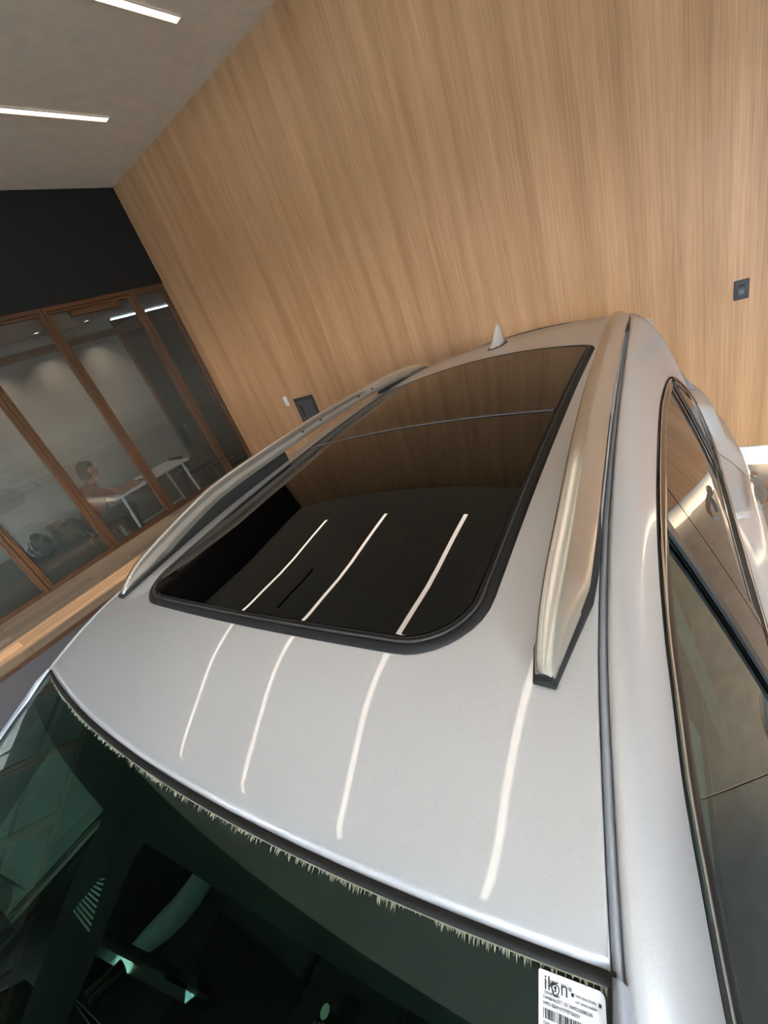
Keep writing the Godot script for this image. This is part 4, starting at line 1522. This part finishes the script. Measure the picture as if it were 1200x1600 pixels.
func build_person() -> void:
	# seated on the low chair, bent forward over the desk, facing the veneer wall's end of the office (-z)
	var p := thing("person", "person in a red top and dark trousers seated bent over the office desk", "person", Vector3(-6.62, OFFICE, -1.86))
	var skin := mat(Color(0.62, 0.43, 0.33), 0.6)
	var body := []
	var hip := Vector3(0, 0.56, 0.05)
	var chest := Vector3(0, 0.88, -0.10)
	var neck := Vector3(0, 1.03, -0.19)
	var head := Vector3(0, 1.19, -0.27)
	body.append([head + Vector3(0, 0.03, 0.02), head + Vector3(0, -0.07, -0.03), 0.092, 0.062])
	body.append([head + Vector3(0, -0.005, -0.085), head + Vector3(0, -0.035, -0.105), 0.012, 0.017])
	for s in [-1.0, 1.0]: body.append([head + Vector3(s * 0.088, 0.0, 0.01), head + Vector3(s * 0.09, -0.04, 0.012), 0.016, 0.012])
	body.append([neck, head + Vector3(0, -0.06, 0.02), 0.055, 0.05])
	for s in [-1.0, 1.0]:
		var sh := chest + Vector3(s * 0.17, 0.09, -0.02)
		var el := Vector3(s * 0.26, 0.80, -0.36)
		var wr := Vector3(s * 0.13, 0.775, -0.60)
		body.append([sh, el, 0.048, 0.040])
		body.append([el, wr, 0.040, 0.027])
		body.append([wr, wr + Vector3(-s * 0.015, 0.0, -0.08), 0.030, 0.034])
		for fi in 4:
			var r0 := wr + Vector3(s * (0.030 - 0.02 * fi), 0.004, -0.09)
			var r1 := r0 + Vector3(s * 0.002, 0.012, -0.045 + 0.004 * absf(fi - 1.5))
			body.append([r0, r1, 0.010, 0.009]); body.append([r1, r1 + Vector3(0, -0.016, -0.032), 0.009, 0.008])
		var th := wr + Vector3(-s * 0.035, 0.0, -0.035)
		body.append([th, th + Vector3(-s * 0.022, 0.0, -0.04), 0.012, 0.010])
	for s in [-1.0, 1.0]:
		body.append([hip + Vector3(s * 0.10, 0, 0), Vector3(s * 0.13, 0.52, -0.40), 0.078, 0.056])
		body.append([Vector3(s * 0.13, 0.52, -0.40), Vector3(s * 0.13, 0.09, -0.33), 0.055, 0.038])
		body.append([Vector3(s * 0.13, 0.05, -0.30), Vector3(s * 0.14, 0.035, -0.50), 0.036, 0.030])
	body.append([hip, chest, 0.125, 0.13]); body.append([chest, neck, 0.12, 0.06])
	put("body", blob(body, 0.012, 0.03), skin, p, false)
	var top := []
	top.append([hip + Vector3(0, 0.02, 0), chest, 0.145, 0.155]); top.append([chest, neck + Vector3(0, -0.03, 0.01), 0.145, 0.075])
	for s in [-1.0, 1.0]:
		top.append([chest + Vector3(s * 0.17, 0.09, -0.02), Vector3(s * 0.24, 0.83, -0.26), 0.066, 0.058])
	put("red_top", blob(top, 0.014, 0.05), mat(Color(0.42, 0.05, 0.07), 0.8), p, false)
	var tr := []
	for s in [-1.0, 1.0]:
		tr.append([hip + Vector3(s * 0.10, 0, 0), Vector3(s * 0.13, 0.52, -0.40), 0.094, 0.072])
		tr.append([Vector3(s * 0.13, 0.52, -0.40), Vector3(s * 0.13, 0.12, -0.33), 0.070, 0.056])
	put("trousers", blob(tr, 0.014, 0.04), mat(Color(0.04, 0.045, 0.05), 0.8), p, false)
	var hr := []
	hr.append([head + Vector3(0, 0.055, 0.035), head + Vector3(0, -0.02, 0.055), 0.094, 0.085]); hr.append([head + Vector3(0, 0.085, -0.035), head + Vector3(0, 0.08, 0.03), 0.055, 0.075])
	put("hair", blob(hr, 0.010, 0.03), mat(Color(0.09, 0.065, 0.045), 0.7), p, false)
	for s in [-1.0, 1.0]: put("eye", bx(head + Vector3(s * 0.033, 0.012, -0.066), Vector3(0.022, 0.010, 0.012), 0.004), M.ink, p)
	put("mouth", bx(head + Vector3(0, -0.072, -0.092), Vector3(0.042, 0.008, 0.010), 0.003), mat(Color(0.45, 0.22, 0.20), 0.6), p)

# ------------------------------------------------------------------ fittings on the veneer wall
func build_fixtures() -> void:
	var z := WALL_Z
	var sw := thing("wall_switch", "black switch plate with a rocker on the veneer wall", "switch", Vector3(0.252, 1.308, z))
	put("plate", bx(Vector3(0, 0, 0.004), Vector3(0.078, 0.122, 0.008), 0.003), mat(Color(0.045, 0.05, 0.055), 0.4), sw)
	put("insert", bx(Vector3(0, 0.002, 0.009), Vector3(0.046, 0.082, 0.006), 0.002), mat(Color(0.09, 0.095, 0.105), 0.35), sw)
	put("rocker", bx(Vector3(0, -0.012, 0.0135), Vector3(0.030, 0.030, 0.006), 0.002), mat(Color(0.32, 0.34, 0.37), 0.4), sw)
	put("display", bx(Vector3(0, 0.026, 0.0125), Vector3(0.034, 0.014, 0.003), 0.001), mat(Color(0.03, 0.035, 0.04), 0.2), sw)
	var ap := thing("access_panel", "grey metal access panel low on the veneer wall", "panel", Vector3(-3.985, 1.145, z))
	put("frame", bx(Vector3(0, 0, 0.005), Vector3(0.35, 0.37, 0.010), 0.003), mat(Color(0.25, 0.25, 0.255), 0.5), ap)
	put("door", bx(Vector3(0.0, 0, 0.0125), Vector3(0.275, 0.295, 0.007), 0.003), mat(Color(0.29, 0.29, 0.295), 0.45), ap)
	put("slot", bx(Vector3(-0.085, -0.02, 0.0165), Vector3(0.024, 0.22, 0.003), 0.001), M.black, ap)
	put("latch", bx(Vector3(-0.085, -0.09, 0.020), Vector3(0.016, 0.05, 0.008), 0.002), mat(Color(0.35, 0.35, 0.36), 0.4), ap)
	var wp := thing("blank_plate", "small white cover plate beside the grey access panel", "plate", Vector3(-4.298, 1.325, z))
	put("plate", bx(Vector3(0, 0, 0.004), Vector3(0.072, 0.125, 0.008), 0.003), M.white_trim, wp)
	for y in [-0.042, 0.042]:
		var sc := MB.new()
		sc.lathe([Vector2(0.0, 0.002), Vector2(0.003, 0.0015), Vector2(0.0035, 0.0)], Vector3(0, y, 0.008), Basis(Vector3(1, 0, 0), PI * 0.5), 10)
		put("screw", sc, M.alu, wp, false)

# ------------------------------------------------------------------ label stuck in the upper corner of the windshield
func build_sticker() -> void:
	var car: Node3D = get_node("suv_car")
	var o := ws(0.9095, 0.0074, 0.0)
	var ax := (ws(0.985, 0.0074, 0.0) - o).normalized()
	var ay := (o - ws(0.9095, 0.03, 0.0)).normalized()
	var nz := ax.cross(ay).normalized()
	ay = nz.cross(ax).normalized()
	var t := thing("paper_label", "white printed label with black lettering and bar code on windshield corner", "label")
	t.transform = car.transform * Transform3D(Basis(ax, ay, nz), o + nz * 0.0012)
	var W := 0.0465
	var H := 0.040
	var poly := PackedVector2Array()
	var r := 0.004
	for c in [[Vector2(W - r, -r), 0.0], [Vector2(r * 0.4, -r * 0.4), 0.5], [Vector2(r, -H + r), 1.0], [Vector2(W - r, -H + r), 1.5]]:
		for k in 5:
			var a: float = PI * (c[1] + 0.5 * k / 4.0)
			var rr: float = r * 0.4 if c[1] == 0.5 else r
			poly.append(c[0] + Vector2(cos(a), sin(a)) * rr)
	var b := MB.new()
	var row0 := PackedVector3Array(); var row1 := PackedVector3Array()
	for p in poly:
		row0.append(Vector3(p.x, p.y, 0.0)); row1.append(Vector3(p.x, p.y, -0.0004))
	b.loft([row0, row1], false)
	put("sheet", b, M.paper, t)
	text(t, "ik", Vector2(0.0038, -0.0105), 0.0098)
	text(t, "n", Vector2(0.0155, -0.0105), 0.0098)
	text(t, "®", Vector2(0.0213, -0.0066), 0.0030)
	# round keyhole emblem that stands for the o
	var em := MB.new()
	var pth := []
	for k in 25:
		var a := TAU * k / 24.0
		pth.append(Vector3(0.0122 + 0.0026 * cos(a), -0.0083 + 0.0026 * sin(a) - (0.0012 if sin(a) < -0.8 else 0.0), 0.0002))
	em.tube(pth, 0.00042, 6, false)
	em.box(Vector3(0.0122, -0.0088, 0.0002), Vector3(0.0010, 0.0022, 0.0003))
	em.lathe([Vector2(0.0, 0.0003), Vector2(0.0009, 0.0003), Vector2(0.0009, 0.0)], Vector3(0.0122, -0.0076, 0.0001), Basis(Vector3(1, 0, 0), PI * 0.5), 10)
	em.box(Vector3(0.0124, -0.0050, 0.0002), Vector3(0.0036, 0.0006, 0.0003), 0.0, Basis(Vector3(0, 0, 1), 0.25))
	put("emblem", em, M.ink, t, false)
	text(t, "TECHNOLOGY", Vector2(0.0040, -0.0126), 0.0018)
	for x in [0.0243, 0.0428]: put("square_mark", bx(Vector3(x, -0.0078, 0.0001), Vector3(0.0019, 0.0019, 0.0003)), M.ink, t)
	text(t, "THIS SIDE DOWN", Vector2(0.0262, -0.0084), 0.0018)
	text(t, "S/N: IKON LN430W", Vector2(0.0262, -0.0115), 0.0017)
	text(t, "Contains FCC ID: XMR2020BG95", Vector2(0.0032, -0.0155), 0.0024)
	text(t, "IMEI: 866161078709201", Vector2(0.0032, -0.0188), 0.0024)
	var bc := MB.new()
	var x := 0.0034
	while x < 0.040:
		var w := 0.00032 * (1 + rng.randi() % 3)
		bc.box(Vector3(x + w * 0.5, -0.0232, 0.0001), Vector3(w, 0.0052, 0.0003))
		x += w + 0.0003 * (1 + rng.randi() % 3)
	put("bar_code", bc, M.ink, t)
	text(t, "Date", Vector2(0.0034, -0.0288), 0.0022)

func text(parent: Node3D, s: String, at: Vector2, h: float) -> void:
	var tm := TextMesh.new()
	var f := SystemFont.new()
	f.font_names = PackedStringArray(["Droid Sans"])
	tm.font = f
	tm.text = s
	tm.font_size = 32
	tm.pixel_size = 0.001
	tm.depth = 0.002
	tm.horizontal_alignment = HORIZONTAL_ALIGNMENT_LEFT
	tm.vertical_alignment = VERTICAL_ALIGNMENT_BOTTOM
	var o := put("lettering", tm, M.ink, parent)
	o.position = Vector3(at.x, at.y - h * 0.22, 0.0002)
	o.scale = Vector3.ONE * (h / 0.032)
